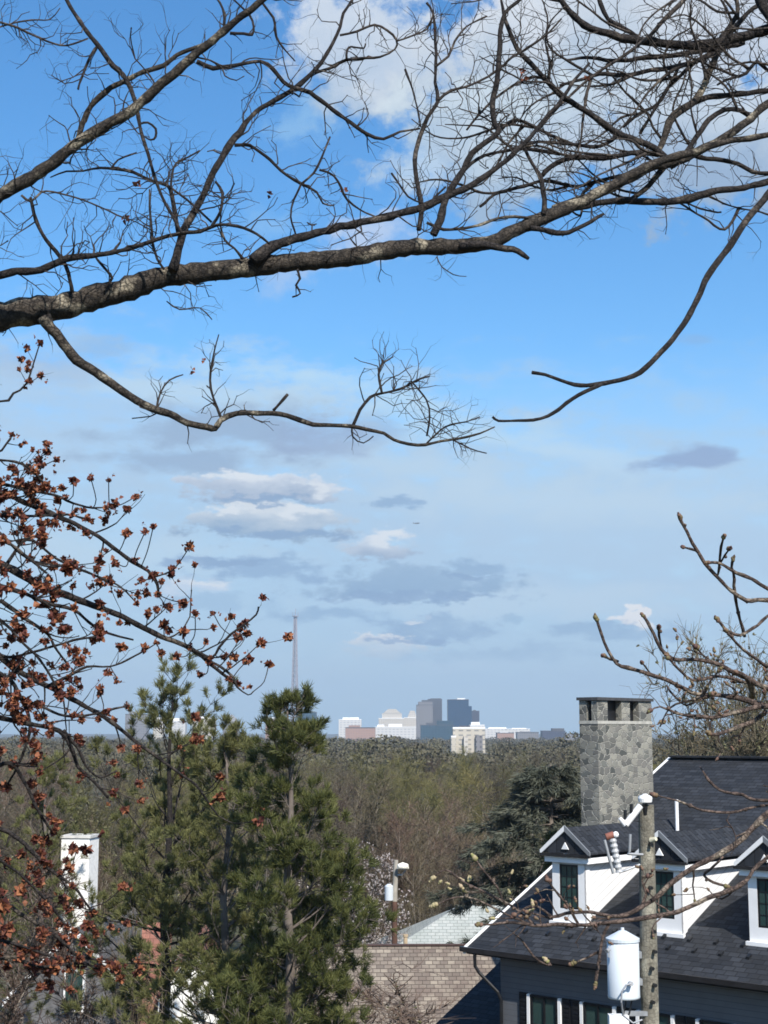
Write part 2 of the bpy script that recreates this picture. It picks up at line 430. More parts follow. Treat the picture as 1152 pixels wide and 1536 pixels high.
def traced(tree, name, pts, d0, d1, mat, tw=None, rough=1.0, stub=True, twmat=None, extra=None, gn=.5, minr=.0026):
    """a limb followed through (px, py, width) at its own depth d0..d1, with side twigs grown from it"""
    pts = np.array(pts, float)
    c = catmull(pts, 9.0); n = len(c)
    seg = np.r_[0, np.cumsum(np.hypot(*np.diff(c[:, :2], axis=0).T))]; tt = seg / seg[-1]
    dep = d0 + (d1 - d0) * tt
    w = np.maximum(c[:, 2], 1.0)
    # knobbly: jitter the path and the girth a little
    j = RNG.normal(0, 1, (n, 2)); j = (j + np.roll(j, 1, 0)) / 2
    amp = np.minimum(.045 * w + .35, 1.0) * rough; amp[0] = 0
    c[:, 0] += j[:, 0] * amp; c[:, 1] += j[:, 1] * amp
    W = np.array([P(a, b, d) for a, b, d in zip(c[:, 0], c[:, 1], dep)])
    rad = np.maximum(w * .5 * dep / F * (1 + RNG.normal(0, .07, n) * rough), minr)
    mb = MB()
    wmax = w.max()
    sides = 14 if wmax > 20 else 8 if wmax > 7 else 5
    mb.tube(W, rad, sides)
    tips = []; segs = []
    if tw:
        dens, tl, lev = tw[:3]; up = tw[3] if len(tw) > 3 else .04; t0 = tw[4] if len(tw) > 4 else .05
        cnt = int(seg[-1] / 100 * dens * (1.05 if gn > .3 else 1) + .5)
        for _ in range(cnt):
            i = int((t0 + (1 - t0) * random.random()) * (n - 2)); t = W[i + 1] - W[i]; t /= np.linalg.norm(t)
            d = rnd_dir(t, random.uniform(.5, 1.25), .45, up * 2)
            m = dep[i] / F
            L = tl * m * random.uniform(.5, 1.35)
            grow(W[i], d, L, min(rad[i] * .5, max(.0046, .0085 * L / .5)), lev, segs, 11 * m, gn, up, 2.3, tips)
        flush(mb, segs, 1)
    tips.append((W[-1], (W[-1] - W[-2]) / np.linalg.norm(W[-1] - W[-2])))
    if extra: extra(mb, tips, W)
    o = mb.build(name, [mat, twmat or M['bark_twig'], M['bud'], M['bud_pale']], tree, smooth=True)
    return o, tips, W

def depA(x): return 8.7 + .8 * x / 1000

# ---- the old tree on the left, whose limb crosses the view
tA = tag(empty('bare_tree', (-3.7, 9.0, float(ground_z(-3.7, 9)))), 'old bare tree at left whose thick lichened limb crosses the sky', 'tree')
def local(o, root):
    """keep a part built in world space where it is once parented"""
    o.location = -Vector(root.location); return o
def limb(tree, *a, **k):
    o, tips, W = traced(tree, *a, **k); local(o, tree); return o, tips, W

def trunk(tree, base, top, r0, r1, mat, name='trunk', lean=.15, n=14):
    mb = MB(); b = np.array(base, float); t = np.array(top, float)
    pts = [b + (t - b) * k / n + (np.array([math.sin(k * 1.1), math.cos(k * .8), 0]) * lean * (k / n) if k else 0) for k in range(n + 1)]
    rr = [r0 + (r1 - r0) * k / n + (r0 * .5 * max(0, 1 - k / 1.6)) for k in range(n + 1)]
    mb.tube(pts, rr, 16)
    return local(mb.build(name, mat, tree, smooth=True), tree)

gA = float(ground_z(-3.7, 9))
trunk(tA, (-3.75, 9.0, gA - .3), (-3.6, 9.1, 37.5), .34, .16, M['bark_old'])
B = M['bark_old']; D = M['bark_dark']
main = [(-420, 560, 66), (-250, 515, 56), (-90, 484, 50), (0, 474, 46), (50, 466, 44), (100, 459, 40), (150, 444, 37), (185, 436, 36), (225, 421, 34), (260, 414, 33), (310, 408, 32), (380, 401, 31), (435, 394, 29), (500, 388, 28), (576, 377, 28), (626, 371, 27), (690, 370, 25), (741, 362, 22), (776, 345, 22), (816, 326, 21), (851, 312, 19), (886, 296, 17), (926, 273, 16), (966, 252, 15), (1001, 238, 13), (1041, 228, 12), (1086, 213, 10), (1152, 203, 9), (1210, 190, 7)]
limb(tA, 'limb', main, 8.5, 9.7, B, (2.2, 55, 2, .03))
def A(pts, dd=.3, mat=D, tw=(3.4, 62, 2), **k):
    d = depA(pts[0][0]); return limb(tA, 'branch', pts, d, d + dd, mat, tw, **k)
A([(-330, 420, 30), (-160, 362, 26), (-40, 318, 22), (0, 294, 21), (60, 258, 20), (115, 215, 19), (165, 185, 18), (205, 160, 17), (250, 118, 15), (290, 85, 14), (320, 60, 13), (350, 35, 12), (392, 0, 11), (440, -45, 9), (500, -110, 7)], -.5, B, (5.5, 75, 3))
A([(116, 214, 9), (126, 180, 9), (136, 160, 9), (165, 132, 9), (190, 120, 8), (215, 108, 8), (245, 98, 8), (265, 82, 7), (300, 69, 7), (318, 62, 7)], -.12, B, (4, 55, 2))
A([(70, -60, 8), (100, 0, 7), (125, 40, 7), (150, 72, 8), (170, 98, 8), (190, 120, 8), (200, 145, 7), (205, 165, 7), (210, 190, 6), (222, 230, 6), (232, 265, 5), (248, 305, 5), (266, 338, 5), (273, 350, 4)], -.3, D, (2.4, 50, 2))
A([(148, 67, 5), (132, 92, 5), (122, 118, 4), (117, 135, 4)], -.1, D, (9, 45, 2))
A([(210, 186, 4), (222, 184, 4), (233, 193, 4), (233, 205, 4), (226, 210, 3), (216, 204, 2)], .05, D, None)
A([(258, 405, 15), (265, 384, 14), (277, 345, 12), (290, 320, 11), (305, 290, 11), (325, 250, 11), (345, 216, 12), (360, 200, 11), (368, 185, 9), (385, 168, 8), (410, 152, 8), (440, 135, 8), (460, 117, 8), (480, 95, 7), (500, 65, 6), (510, 40, 5), (515, 20, 5), (528, 0, 4), (545, -30, 3)], .4, D, (3.6, 70, 3))
A([(352, 218, 6), (368, 217, 6), (382, 222, 6), (405, 240, 5), (430, 262, 5), (452, 276, 5), (475, 288, 4), (485, 305, 3), (500, 309, 2)], .2, D, (6, 50, 2))
A([(452, 276, 4), (441, 300, 4), (436, 325, 3), (444, 352, 3)], .1, D, (5, 35, 1))
A([(452, 276, 4), (470, 260, 4), (482, 238, 4), (495, 205, 3)], .1, D, (6, 45, 2))
A([(479, 255, 4), (500, 264, 4), (512, 282, 4), (520, 300, 4), (540, 315, 3), (565, 326, 3)], .1, D, (6, 42, 2))
A([(295, 92, 8), (320, 102, 7), (350, 98, 7), (390, 92, 6), (410, 105, 7), (425, 123, 7), (442, 132, 7), (465, 138, 7), (490, 158, 7), (525, 183, 6), (550, 202, 6), (576, 208, 5), (600, 198, 4), (630, 193, 3)], .4, D, (5, 60, 3))
A([(-260, 440, 22), (-120, 428, 18), (0, 413, 13), (26, 407, 13), (52, 406, 12), (78, 397, 12), (96, 390, 12), (117, 386, 10), (140, 384, 9), (156, 381, 8), (182, 376, 7), (213, 368, 7), (242, 357, 6), (271, 350, 6), (300, 347, 6), (325, 338, 5), (345, 338, 5), (366, 342, 5), (385, 350, 4), (405, 366, 4)], .1, D, (5.5, 70, 3))
A([(46, 296, 5), (52, 320, 6), (60, 342, 6), (75, 368, 6), (92, 387, 7), (103, 410, 6), (108, 440, 7)], .05, D, (5, 50, 2))
A([(32, 293, 4), (46, 303, 4), (62, 288, 4), (80, 288, 3), (110, 296, 3), (145, 308, 3), (175, 322, 3), (205, 333, 2), (235, 350, 2)], .1, M['bark_twig'], (10, 58, 2))
A([(268, 352, 7), (262, 318, 7), (255, 284, 6), (245, 276, 5), (226, 270, 5), (200, 258, 5), (175, 254, 5), (150, 251, 4), (125, 256, 3), (100, 257, 3), (76, 266, 2)], .3, D, (8, 58, 3))
A([(165, 254, 3), (176, 240, 3), (195, 232, 3), (205, 228, 2)], .1, D, (8, 30, 1))
A([(256, 283, 4), (258, 262, 4), (264, 245, 4), (282, 236, 3), (300, 226, 3)], .2, D, (14, 55, 2))
A([(318, 338, 5), (330, 318, 5), (334, 290, 5), (324, 272, 4)], .1, D, (8, 50, 2))
A([(255, 280, 4), (280, 300, 4), (300, 318, 4), (318, 334, 4)], .05, D, (4, 40, 2))
A([(158, 432, 5), (168, 418, 5), (160, 405, 5), (148, 392, 4), (143, 384, 4)], .02, D, (4, 30, 1))
A([(246, 404, 4), (236, 388, 4), (230, 372, 5), (228, 350, 5), (224, 310, 4), (224, 285, 3)], .1, D, (8, 50, 2))
A([(364, 388, 5), (350, 372, 4), (337, 360, 4), (330, 335, 3), (332, 310, 2)], .05, D, (8, 40, 2))
A([(380, 392, 20), (400, 374, 18), (420, 366, 16), (435, 360, 15), (475, 350, 13), (510, 341, 13), (550, 331, 12), (580, 325, 12), (626, 313, 12), (676, 292, 12), (711, 276, 10), (740, 256, 9), (760, 240, 8), (790, 212, 7), (812, 185, 6), (842, 150, 6), (862, 120, 5), (884, 95, 4)], .5, D, (3.5, 60, 3))
A([(650, 352, 12), (660, 330, 12), (668, 300, 11), (681, 275, 10), (696, 254, 10), (708, 230, 10), (731, 213, 9), (748, 197, 9), (742, 186, 9), (738, 155, 9), (746, 120, 9), (748, 85, 8), (751, 45, 8), (758, 20, 7), (776, 2, 6), (800, -25, 5)], .2, M['bark_dark'], (3, 65, 3))
A([(628, 345, 8), (632, 320, 8), (631, 300, 8), (625, 270, 7), (622, 240, 7), (630, 205, 7), (641, 175, 6), (657, 151, 6), (653, 125, 5), (654, 100, 5), (653, 60, 5), (650, 20, 4), (640, 5, 4)], .3, D, (4, 55, 2))
A([(658, 150, 5), (676, 137, 5), (706, 127, 4), (740, 110, 4), (770, 85, 4), (795, 70, 4), (822, 50, 3), (842, 28, 3)], .3, M['bark_twig'], (9, 60, 3))
A([(653, 100, 4), (672, 84, 4), (682, 62, 4), (700, 40, 3), (730, 25, 3)], .2, M['bark_twig'], (9, 55, 2))
A([(631, 190, 3), (622, 145, 3), (608, 104, 4)], .1, D, (2, 30, 1))
A([(632, 320, 4), (648, 300, 4), (668, 280, 3)], .1, D, (4, 25, 1))
A([(635, 305, 3), (612, 295, 3), (598, 275, 3), (588, 260, 4)], .1, D, (10, 35, 2))
A([(690, 371, 14), (725, 368, 12), (760, 373, 11), (776, 377, 10), (793, 389, 6)], -.06, D, None)
A([(796, 342, 9), (816, 346, 9), (836, 350, 9), (852, 349, 8), (876, 338, 7), (896, 327, 6), (906, 321, 4)], .1, D, (3, 25, 1))
A([(640, 334, 5), (666, 345, 5), (706, 341, 5), (725, 335, 5), (746, 327, 5), (772, 325, 5), (796, 327, 4), (816, 322, 4)], .15, B, (4, 45, 2))
A([(815, 322, 9), (817, 300, 8), (812, 270, 8), (806, 258, 7), (798, 246, 6), (788, 225, 5), (782, 212, 4)], .2, D, (6, 50, 3))
A([(446, 404, 5), (450, 418, 4), (444, 428, 4), (450, 440, 3), (438, 446, 3)], 0, D, (6, 18, 1))
A([(250, 452, 2), (270, 464, 3), (300, 462, 2), (318, 480, 2)], 0, M['bark_twig'], (8, 28, 1))
A([(655, 385, 2), (662, 400, 2), (680, 412, 2), (700, 415, 1)], 0, M['bark_twig'], (8, 25, 1))
A([(-10, 30, 4), (14, 37, 4), (30, 43, 4), (60, 57, 4), (90, 68, 3), (110, 66, 3), (132, 58, 3)], .2, M['bark_twig'], (9, 55, 2))
A([(-15, 45, 3), (14, 36, 3), (48, 30, 3), (75, 30, 2), (90, 12, 2)], .2, M['bark_twig'], (10, 45, 2))
A([(345, 50, 5), (365, 51, 5), (378, 52, 5), (380, 40, 4), (374, 22, 4), (360, 8, 3), (345, -6, 3)], .1, D, (4, 30, 1))
A([(336, 38, 5), (337, 20, 5), (330, 5, 4), (318, -12, 3)], .1, D, (3, 30, 1))
A([(394, 5, 4), (410, 26, 4), (414, 55, 4), (430, 78, 3), (443, 92, 2)], .1, D, (5, 30, 1))
A([(510, 53, 4), (535, 48, 4), (562, 37, 4), (580, 45, 4), (595, 60, 4), (592, 74, 3), (570, 85, 4), (520, 90, 5), (500, 100, 5), (472, 110, 5)], .2, M['bark_twig'], (7, 45, 2))
A([(520, 89, 4), (520, 75, 4), (527, 70, 3), (545, 72, 3), (548, 66, 2)], .05, D, (4, 15, 1))
A([(594, 62, 3), (615, 55, 3), (640, 43, 3), (650, 20, 3)], .1, M['bark_twig'], (14, 50, 2))
# the sagging lower limb
low, lowtips, lowW = A([(66, 476, 22), (74, 490, 18), (84, 500, 16), (95, 516, 16), (115, 540, 15), (145, 559, 14), (175, 581, 13), (205, 600, 12), (230, 614, 12), (255, 621, 11), (280, 634, 10), (310, 641, 10), (322, 643, 10), (331, 631, 9), (355, 620, 9), (385, 620, 8), (420, 621, 8), (450, 630, 8), (470, 637, 7), (500, 638, 6), (525, 639, 6), (550, 644, 6), (576, 650, 5), (591, 660, 5), (626, 668, 5), (661, 662, 4), (691, 657, 4), (720, 650, 3), (742, 640, 2)], .3, B, (.9, 28, 1), rough=.6)
A([(410, 616, 5), (420, 605, 5), (432, 591, 5)], 0, D, None)
A([(333, 630, 5), (320, 596, 4), (315, 570, 4), (319, 535, 3), (328, 502, 2)], .1, D, (10, 30, 2))
A([(235, 614, 4), (240, 590, 3), (254, 570, 3), (275, 562, 2)], .1, M['bark_twig'], (13, 28, 2))
A([(237, 618, 3), (225, 625, 2), (198, 627, 2)], 0, M['bark_twig'], (8, 20, 1))
A([(530, 637, 6), (541, 614, 5), (555, 596, 5), (572, 590, 4), (600, 584, 4), (625, 570, 3), (645, 565, 2)], .1, D, (12, 52, 3, .08, .25))
A([(573, 590, 4), (568, 562, 4), (574, 545, 3), (590, 535, 2)], .1, D, (14, 48, 3, .08))
A([(617, 572, 3), (640, 600, 3), (645, 625, 3), (640, 655, 3)], .1, D, (14, 45, 3))
A([(640, 665, 3), (668, 640, 3), (700, 632, 2), (720, 625, 2)], .1, D, (18, 42, 3))
A([(680, 660, 3), (705, 672, 2), (730, 680, 2)], .1, D, (15, 35, 2, -.03))
A([(528, 640, 3), (530, 655, 3), (545, 664, 2), (560, 655, 2)], .05, D, (7, 22, 1, -.05))

# a few dead leaves still hanging in its twigs
def leaf_blades(mb, c, size, n, flat=.9, mi=0):
    for _ in range(n):
        d = np.array([random.gauss(0, 1), random.gauss(0, 1), random.gauss(0, 1)]); d /= np.linalg.norm(d)
        s = np.cross(d, [random.gauss(0, 1), random.gauss(0, 1), random.gauss(0, 1)]); s /= max(np.linalg.norm(s), 1e-6)
        nn = np.cross(d, s); L = size * random.uniform(.6, 1.25); w = L * random.uniform(.3, .55); o = c + d * size * .12
        pt = [o, o + d * L * .4 + s * w + nn * L * .12, o + d * L * .75 + s * w * .5 - nn * L * .05, o + d * L - nn * L * .2, o + d * L * .7 - s * w * .55 - nn * L * .05, o + d * L * .35 - s * w + nn * L * .12]
        mid = o + d * L * .5 + nn * L * .02
        mb.add(pt + [mid], [(0, 1, 6), (1, 2, 6), (2, 3, 6), (3, 4, 6), (4, 5, 6), (5, 0, 6)], mi)
for (x, y, s) in ((404, 292, 9), (187, 327, 10), (207, 277, 8), (291, 556, 8), (305, 540, 5), (516, 285, 6), (650, 45, 5), (782, 108, 9), (786, 118, 8), (880, 118, 8)):
    mb = MB(); leaf_blades(mb, P(x, y, depA(x) + .1), s * m_px(9.0), 7)
    local(mb.build('dead_leaf', M['red_leaf'], tA), tA)

# ---- the tree on the right, its twiggy crown filling the upper corner
gB = float(ground_z(4.1, 10.4))
tB = tag(empty('bare_tree', (4.1, 10.4, gB)), 'bare tree at right with tangled dark branches against the white cloud', 'tree')
trunk(tB, (4.1, 10.4, gB - .3), (4.2, 10.5, 38), .27, .12, M['bark_dark'])
BP = []
def Bb(pts, d0=10.2, dd=-.5, mat=D, tw=(3.6, 62, 3), rec=True, **k):
    if rec: BP.append((pts, d0 + dd * .6))
    pts = [(p[0], p[1], p[2] * 1.02 + .2) for p in pts]
    return limb(tB, 'branch', pts, d0, d0 + dd, mat, tw, **k)
Bb([(1420, 40, 30), (1300, 0, 26), (1200, 30, 20), (1152, 45, 17), (1106, 57, 15), (1076, 64, 14), (1036, 68, 14), (1001, 66, 13), (966, 62, 13), (921, 53, 12), (886, 42, 11), (861, 25, 10), (841, 0, 8), (820, -30, 7)], 10.4, -.6)
Bb([(1116, 64, 9), (1076, 72, 9), (1040, 78, 9), (1020, 82, 8), (976, 86, 8), (940, 91, 7), (910, 90, 6), (880, 86, 5), (850, 90, 4)], 10.3, -.3)
Bb([(1086, 72, 8), (1066, 82, 8), (1026, 97, 8), (976, 106, 7), (936, 113, 7), (900, 111, 6), (870, 120, 5), (840, 128, 4)], 10.3, -.5)
Bb([(1082, 68, 10), (1072, 88, 10), (1060, 118, 10), (1050, 140, 11), (1040, 155, 11), (1010, 172, 12), (1000, 195, 11), (992, 215, 10), (984, 232, 9)], 10.2, -.3, B, (4, 45, 3))
Bb([(1420, 60, 20), (1300, 100, 16), (1200, 125, 11), (1152, 135, 9), (1101, 142, 9), (1060, 147, 9), (1040, 155, 9)], 10.3, -.2)
Bb([(1420, 90, 24), (1300, 110, 20), (1200, 140, 14), (1152, 155, 12), (1126, 178, 12), (1096, 200, 12), (1056, 222, 13), (1021, 240, 14), (976, 252, 14), (936, 272, 13), (896, 291, 12), (861, 302, 10), (830, 312, 8)], 10.2, -.6, B, (3, 50, 2))
Bb([(1128, 178, 7), (1110, 165, 8), (1086, 165, 8), (1064, 180, 8), (1045, 206, 8), (1020, 240, 8), (1010, 250, 7)], 10.1, -.2)
Bb([(1420, 230, 22), (1300, 240, 18), (1200, 258, 12), (1152, 272, 10), (1116, 282, 9), (1076, 285, 10), (1056, 290, 12), (1040, 297, 12), (1011, 302, 11), (966, 303, 11), (926, 302, 10), (880, 308, 10), (845, 316, 8)], 10.2, -.6, D, (3, 45, 2))
Bb([(1011, 252, 9), (1001, 240, 11), (981, 222, 10), (956, 212, 10), (926, 200, 10), (901, 182, 10), (876, 165, 9), (846, 147, 9), (821, 122, 8), (796, 95, 8), (776, 72, 7), (758, 30, 6), (752, 0, 4)], 9.8, -.3, D, (4, 60, 3))
Bb([(988, 232, 9), (970, 230, 9), (946, 229, 8), (906, 237, 9), (870, 236, 9), (846, 240, 8), (826, 250, 8), (814, 264, 7)], 9.8, -.2, D, (4, 50, 2))
Bb([(926, 203, 6), (910, 214, 6), (890, 220, 6), (856, 216, 5), (820, 213, 5), (796, 214, 4), (760, 225, 3)], 9.8, -.3)
Bb([(1000, 245, 10), (986, 262, 9), (966, 285, 8), (945, 300, 8), (925, 304, 7)], 9.9, -.1, B, (3, 35, 2))
Bb([(1046, -30, 6), (1026, 0, 7), (1001, 25, 7), (976, 52, 6), (946, 77, 5), (916, 96, 5), (880, 121, 4), (840, 158, 4), (812, 190, 3)], 10.0, -.3, M['bark_twig'], (4, 50, 2))
Bb([(890, -20, 6), (901, 5, 7), (912, 28, 7), (930, 40, 7), (946, 48, 7), (960, 60, 8)], 10.1, 0, D, (5, 45, 2))
Bb([(1100, -40, 8), (1104, -5, 7), (1106, 20, 7), (1090, 45, 8), (1080, 66, 9)], 10.3, 0, D, (4, 40, 2))
Bb([(1180, -20, 10), (1150, 0, 10), (1130, 12, 7), (1112, 30, 7), (1094, 50, 8), (1084, 60, 8)], 10.3, 0, D, (3, 40, 2))
Bb([(1220, 70, 14), (1175, 50, 12), (1152, 20, 14), (1140, 0, 16), (1128, -30, 15)], 10.0, .1, D, (3, 40, 2))
Bb([(960, 200, 5), (972, 180, 5), (990, 150, 5), (1010, 118, 5), (1020, 92, 4)], 10.0, .2, D, (5, 45, 2))
Bb([(935, 190, 5), (955, 172, 5), (985, 158, 5), (1005, 130, 4), (1030, 102, 3)], 9.9, .2, D, (5, 45, 2))
Bb([(846, 276, 6), (866, 280, 5), (896, 272, 6), (936, 262, 6), (960, 250, 6)], 9.8, .1, D, (5, 40, 2))
Bb([(720, 310, 4), (741, 292, 5), (776, 282, 6), (816, 272, 6), (846, 277, 6)], 9.6, .2, D, (5, 45, 2))
Bb([(690, 262, 5), (716, 238, 5), (750, 228, 5), (790, 224, 6), (840, 232, 6)], 9.5, .3, D, (6, 50, 3))
Bb([(740, 205, 4), (770, 180, 5), (800, 190, 5), (830, 205, 5), (860, 216, 5)], 9.6, .2, M['bark_twig'], (8, 55, 3))
Bb([(700, 195, 3), (730, 160, 4), (760, 135, 4), (800, 115, 5), (822, 122, 5)], 9.6, .1, M['bark_twig'], (8, 55, 3))
Bb([(1190, 265, 9), (1152, 260, 7), (1130, 258, 7), (1106, 246, 7), (1086, 240, 7), (1060, 238, 8), (1040, 232, 8)], 10.1, 0, D, (6, 40, 2))
Bb([(1180, 330, 3), (1140, 318, 3), (1110, 312, 2), (1085, 305, 3), (1060, 292, 4)], 10, 0, M['bark_twig'], (6, 35, 1, -.03))
Bb([(1082, 318, 3), (1070, 318, 3), (1050, 312, 3), (1030, 304, 3)], 10, 0, M['bark_twig'], (3, 20, 1))
Bb([(1200, 60, 6), (1170, 90, 6), (1152, 105, 6), (1135, 92, 6), (1120, 110, 5), (1090, 120, 4), (1076, 128, 3)], 10.1, -.1, D, (7, 40, 2))
for _ in range(46):                                  # lesser branches forking off the traced ones
    src, d_ = random.choice(BP); i = random.randrange(len(src) - 1); t = random.random()
    x, y = [src[i][k] + (src[i + 1][k] - src[i][k]) * t for k in (0, 1)]
    if not (660 < x < 1250 and y < 320): continue
    a = math.radians(random.choice((random.gauss(165, 22), random.gauss(215, 25), random.gauss(120, 25)))); w = random.uniform(4, 6); pts = []; L = random.uniform(24, 44)
    for k in range(5):
        pts.append((x, y, w * (1 - .17 * k))); x += math.cos(a) * L; y -= math.sin(a) * L; a += random.gauss(0, .38)
        if y > 318: a = math.radians(150)
    Bb(pts, d_, -.2, M['bark_twig'], (6, 48, 2), rec=False)
# the long drooping shoot on the right
Bb([(1330, 180, 20), (1230, 225, 15), (1180, 260, 12), (1152, 292, 11), (1120, 330, 10), (1090, 375, 10), (1062, 413, 10), (1050, 440, 9), (1035, 470, 9), (1010, 508, 8), (985, 535, 8), (960, 559, 8), (930, 570, 7), (897, 576, 7), (880, 578, 6), (862, 577, 6), (840, 570, 5), (818, 562, 5), (798, 559, 5)], 9.0, -.5, D, None, rough=.5)
Bb([(905, 575, 6), (888, 583, 6), (868, 592, 6), (850, 604, 6), (838, 614, 6), (822, 624, 5), (800, 630, 5), (775, 631, 4), (748, 631, 4), (739, 625, 4)], 8.55, -.15, D, None, rough=.5)

# ---- the red maple on the left, hung with dry clusters
gC = float(ground_z(-2.75, 6.9))
tC = tag(empty('maple_tree', (-2.75, 6.9, gC)), 'small maple at lower left hung with dry reddish brown clusters', 'tree')
trunk(tC, (-2.8, 6.9, gC - .3), (-2.65, 7.0, 31.6), .12, .06, M['bark_dark'])
def cluster(mb, c, size):
    leaf_blades(mb, c, size * .40, random.randint(26, 38))
    for _ in range(random.randint(0, 3)):
        leaf_blades(mb, c + np.array([random.gauss(0, 1), random.gauss(0, .6), random.gauss(0, 1)]) * size * .35, size * .34, 3)
MAPLE = []
def C(pts, d0, dd, tw=(5, 55, 1), every=1, csz=19, mat=D):
    tw0 = tw; tw = (tw[0] * .36, tw[1] * 1.05, 1) if tw else None
    if tw and len(tw0) > 3: tw = tw + tuple(tw0[3:])
    o, tips, W = limb(tC, 'branch', pts, d0, d0 + dd, mat, tw, twmat=M['bark_dark'], gn=.2)
    mb = MB()
    for (q, d) in tips:
        if random.random() < every * .62: cluster(mb, q, csz * .98 * random.uniform(.55, 1.2) * m_px(d0))
    for _ in range(max(1, int(len(tips) * .12 * every))):
        q = W[random.randrange(len(W) // 4, len(W))] + np.random.default_rng(random.randrange(9999)).normal(0, .02, 3)
        cluster(mb, q, csz * random.uniform(.7, 1.1) * m_px(d0))
    f = mb.build('foliage', M['red_leaf'], o)
    MAPLE.append((o, f, W, d0)); return o
C([(-220, 660, 14), (-90, 706, 11), (0, 737, 8), (30, 750, 8), (75, 770, 8), (110, 785, 7), (140, 800, 7), (170, 822, 6), (200, 843, 6), (222, 856, 5), (236, 876, 5), (237, 892, 4)], 6.9, .4, (8, 55, 1, .10))
C([(-200, 770, 18), (-80, 812, 14), (0, 845, 12), (20, 855, 12), (60, 878, 11), (100, 893, 10), (140, 908, 10), (185, 925, 8), (215, 942, 8), (250, 958, 7), (280, 970, 7), (310, 990, 6), (332, 1010, 5), (356, 1026, 4)], 7.0, .5, (9, 62, 1, .11))
C([(-180, 880, 14), (-60, 930, 11), (0, 985, 10), (33, 1010, 9), (67, 1027, 8), (100, 1043, 8), (133, 1062, 7), (157, 1075, 7), (180, 1093, 6), (207, 1115, 5), (233, 1133, 5), (267, 1158, 4), (293, 1177, 4), (310, 1200, 3), (327, 1223, 2)], 6.8, .4, (8, 50, 1, .05), .8)
C([(-160, 1050, 12), (0, 1077, 8), (27, 1082, 8), (53, 1087, 7), (80, 1093, 7), (97, 1103, 7), (110, 1130, 6), (117, 1150, 5), (133, 1165, 5), (150, 1182, 4), (163, 1197, 4)], 6.7, .3, (8, 50, 1, 0), .9)
C([(95, 1095, 5), (118, 1125, 5), (128, 1148, 4), (150, 1166, 3), (175, 1155, 3)], 6.9, .1, (4, 30, 1, 0), .9)
C([(-140, 700, 8), (-50, 740, 6), (0, 727, 5), (40, 735, 5), (80, 742, 4), (110, 755, 4), (140, 762, 3), (165, 760, 2)], 7.0, .3, (10, 50, 1, .14))
C([(-140, 790, 8), (-40, 775, 6), (0, 771, 5), (50, 774, 4), (100, 772, 4), (130, 778, 3)], 6.9, .2, (9, 45, 1, .08))
C([(0, 860, 6), (40, 810, 5), (85, 838, 4), (130, 858, 4), (180, 880, 3), (205, 905, 2)], 6.9, .3, (9, 52, 1, .08))
C([(0, 880, 8), (45, 893, 6), (70, 905, 6), (110, 915, 5), (150, 945, 4), (200, 960, 3)], 7.1, .2, (9, 55, 1, .06))
C([(0, 900, 7), (40, 930, 6), (70, 950, 5), (85, 975, 4), (105, 1000, 3)], 6.8, .2, (11, 50, 1, .06), 1.0, 22)
C([(70, 1030, 5), (100, 1015, 5), (130, 1000, 4), (165, 1000, 3), (200, 985, 3), (235, 965, 2)], 6.9, .2, (9, 40, 1, .1))
C([(-60, 540, 5), (0, 602, 4), (20, 590, 4), (40, 575, 3), (60, 515, 2)], 6.9, .2, (8, 30, 1, .12), 1.0, 16)
C([(-60, 640, 5), (-10, 680, 4), (10, 665, 4), (18, 652, 3)], 6.9, .2, (14, 30, 1, .1), 1.0, 17)
C([(-100, 1120, 9), (-20, 1150, 7), (15, 1145, 6), (40, 1180, 5), (60, 1220, 4), (80, 1250, 3)], 6.7, .2, (11, 50, 1, 0), 1.0, 21)
C([(-100, 1220, 9), (-20, 1235, 7), (30, 1260, 6), (70, 1300, 5), (110, 1330, 4), (140, 1370, 3)], 6.6, .2, (8, 45, 1, .03), .9, 21)
C([(-100, 1330, 9), (-20, 1340, 7), (30, 1370, 6), (80, 1400, 5), (120, 1435, 4), (175, 1440, 3)], 6.5, .2, (8, 45, 1, .05), 1.0, 24)
C([(-100, 1430, 8), (-20, 1440, 6), (20, 1436, 5), (60, 1450, 4), (120, 1445, 4), (150, 1455, 3)], 6.5, .2, (10, 40, 1, .1), 1.0, 26)
C([(-80, 1000, 8), (0, 1010, 6), (30, 1045, 6), (45, 1090, 5), (30, 1140, 4), (10, 1180, 3)], 6.8, .1, (10, 45, 1, .03), 1.0, 22)
C([(-60, 830, 6), (0, 812, 5), (40, 835, 5), (70, 860, 4)], 6.7, .1, (12, 40, 1, .05), 1.0, 26)

C([(-60, 700, 5), (0, 690, 4), (40, 700, 4), (70, 730, 3)], 6.9, .1, (12, 40, 1, .12))
C([(-60, 760, 6), (0, 800, 5), (30, 830, 4), (75, 850, 4), (115, 842, 3)], 6.8, .1, (14, 40, 1, .1), 1.0, 21)
C([(-60, 900, 6), (0, 930, 5), (30, 960, 4), (60, 990, 4), (90, 1040, 3)], 6.7, .1, (14, 45, 1, .04), 1.0, 22)
C([(-60, 960, 6), (10, 985, 5), (60, 975, 4), (110, 960, 4), (150, 955, 3)], 6.9, .1, (12, 45, 1, .04), 1.0, 20)
C([(-60, 1060, 6), (10, 1040, 5), (60, 1060, 4), (110, 1075, 4), (190, 1060, 3)], 6.8, .1, (12, 40, 1, .04), 1.0, 20)
C([(-60, 1270, 6), (0, 1290, 5), (60, 1340, 4), (100, 1390, 4)], 6.5, .1, (12, 45, 1, .04), 1.0, 22)
C([(-60, 1400, 6), (0, 1410, 5), (50, 1425, 4), (90, 1440, 4)], 6.4, .1, (16, 35, 1, .08), 1.0, 26)

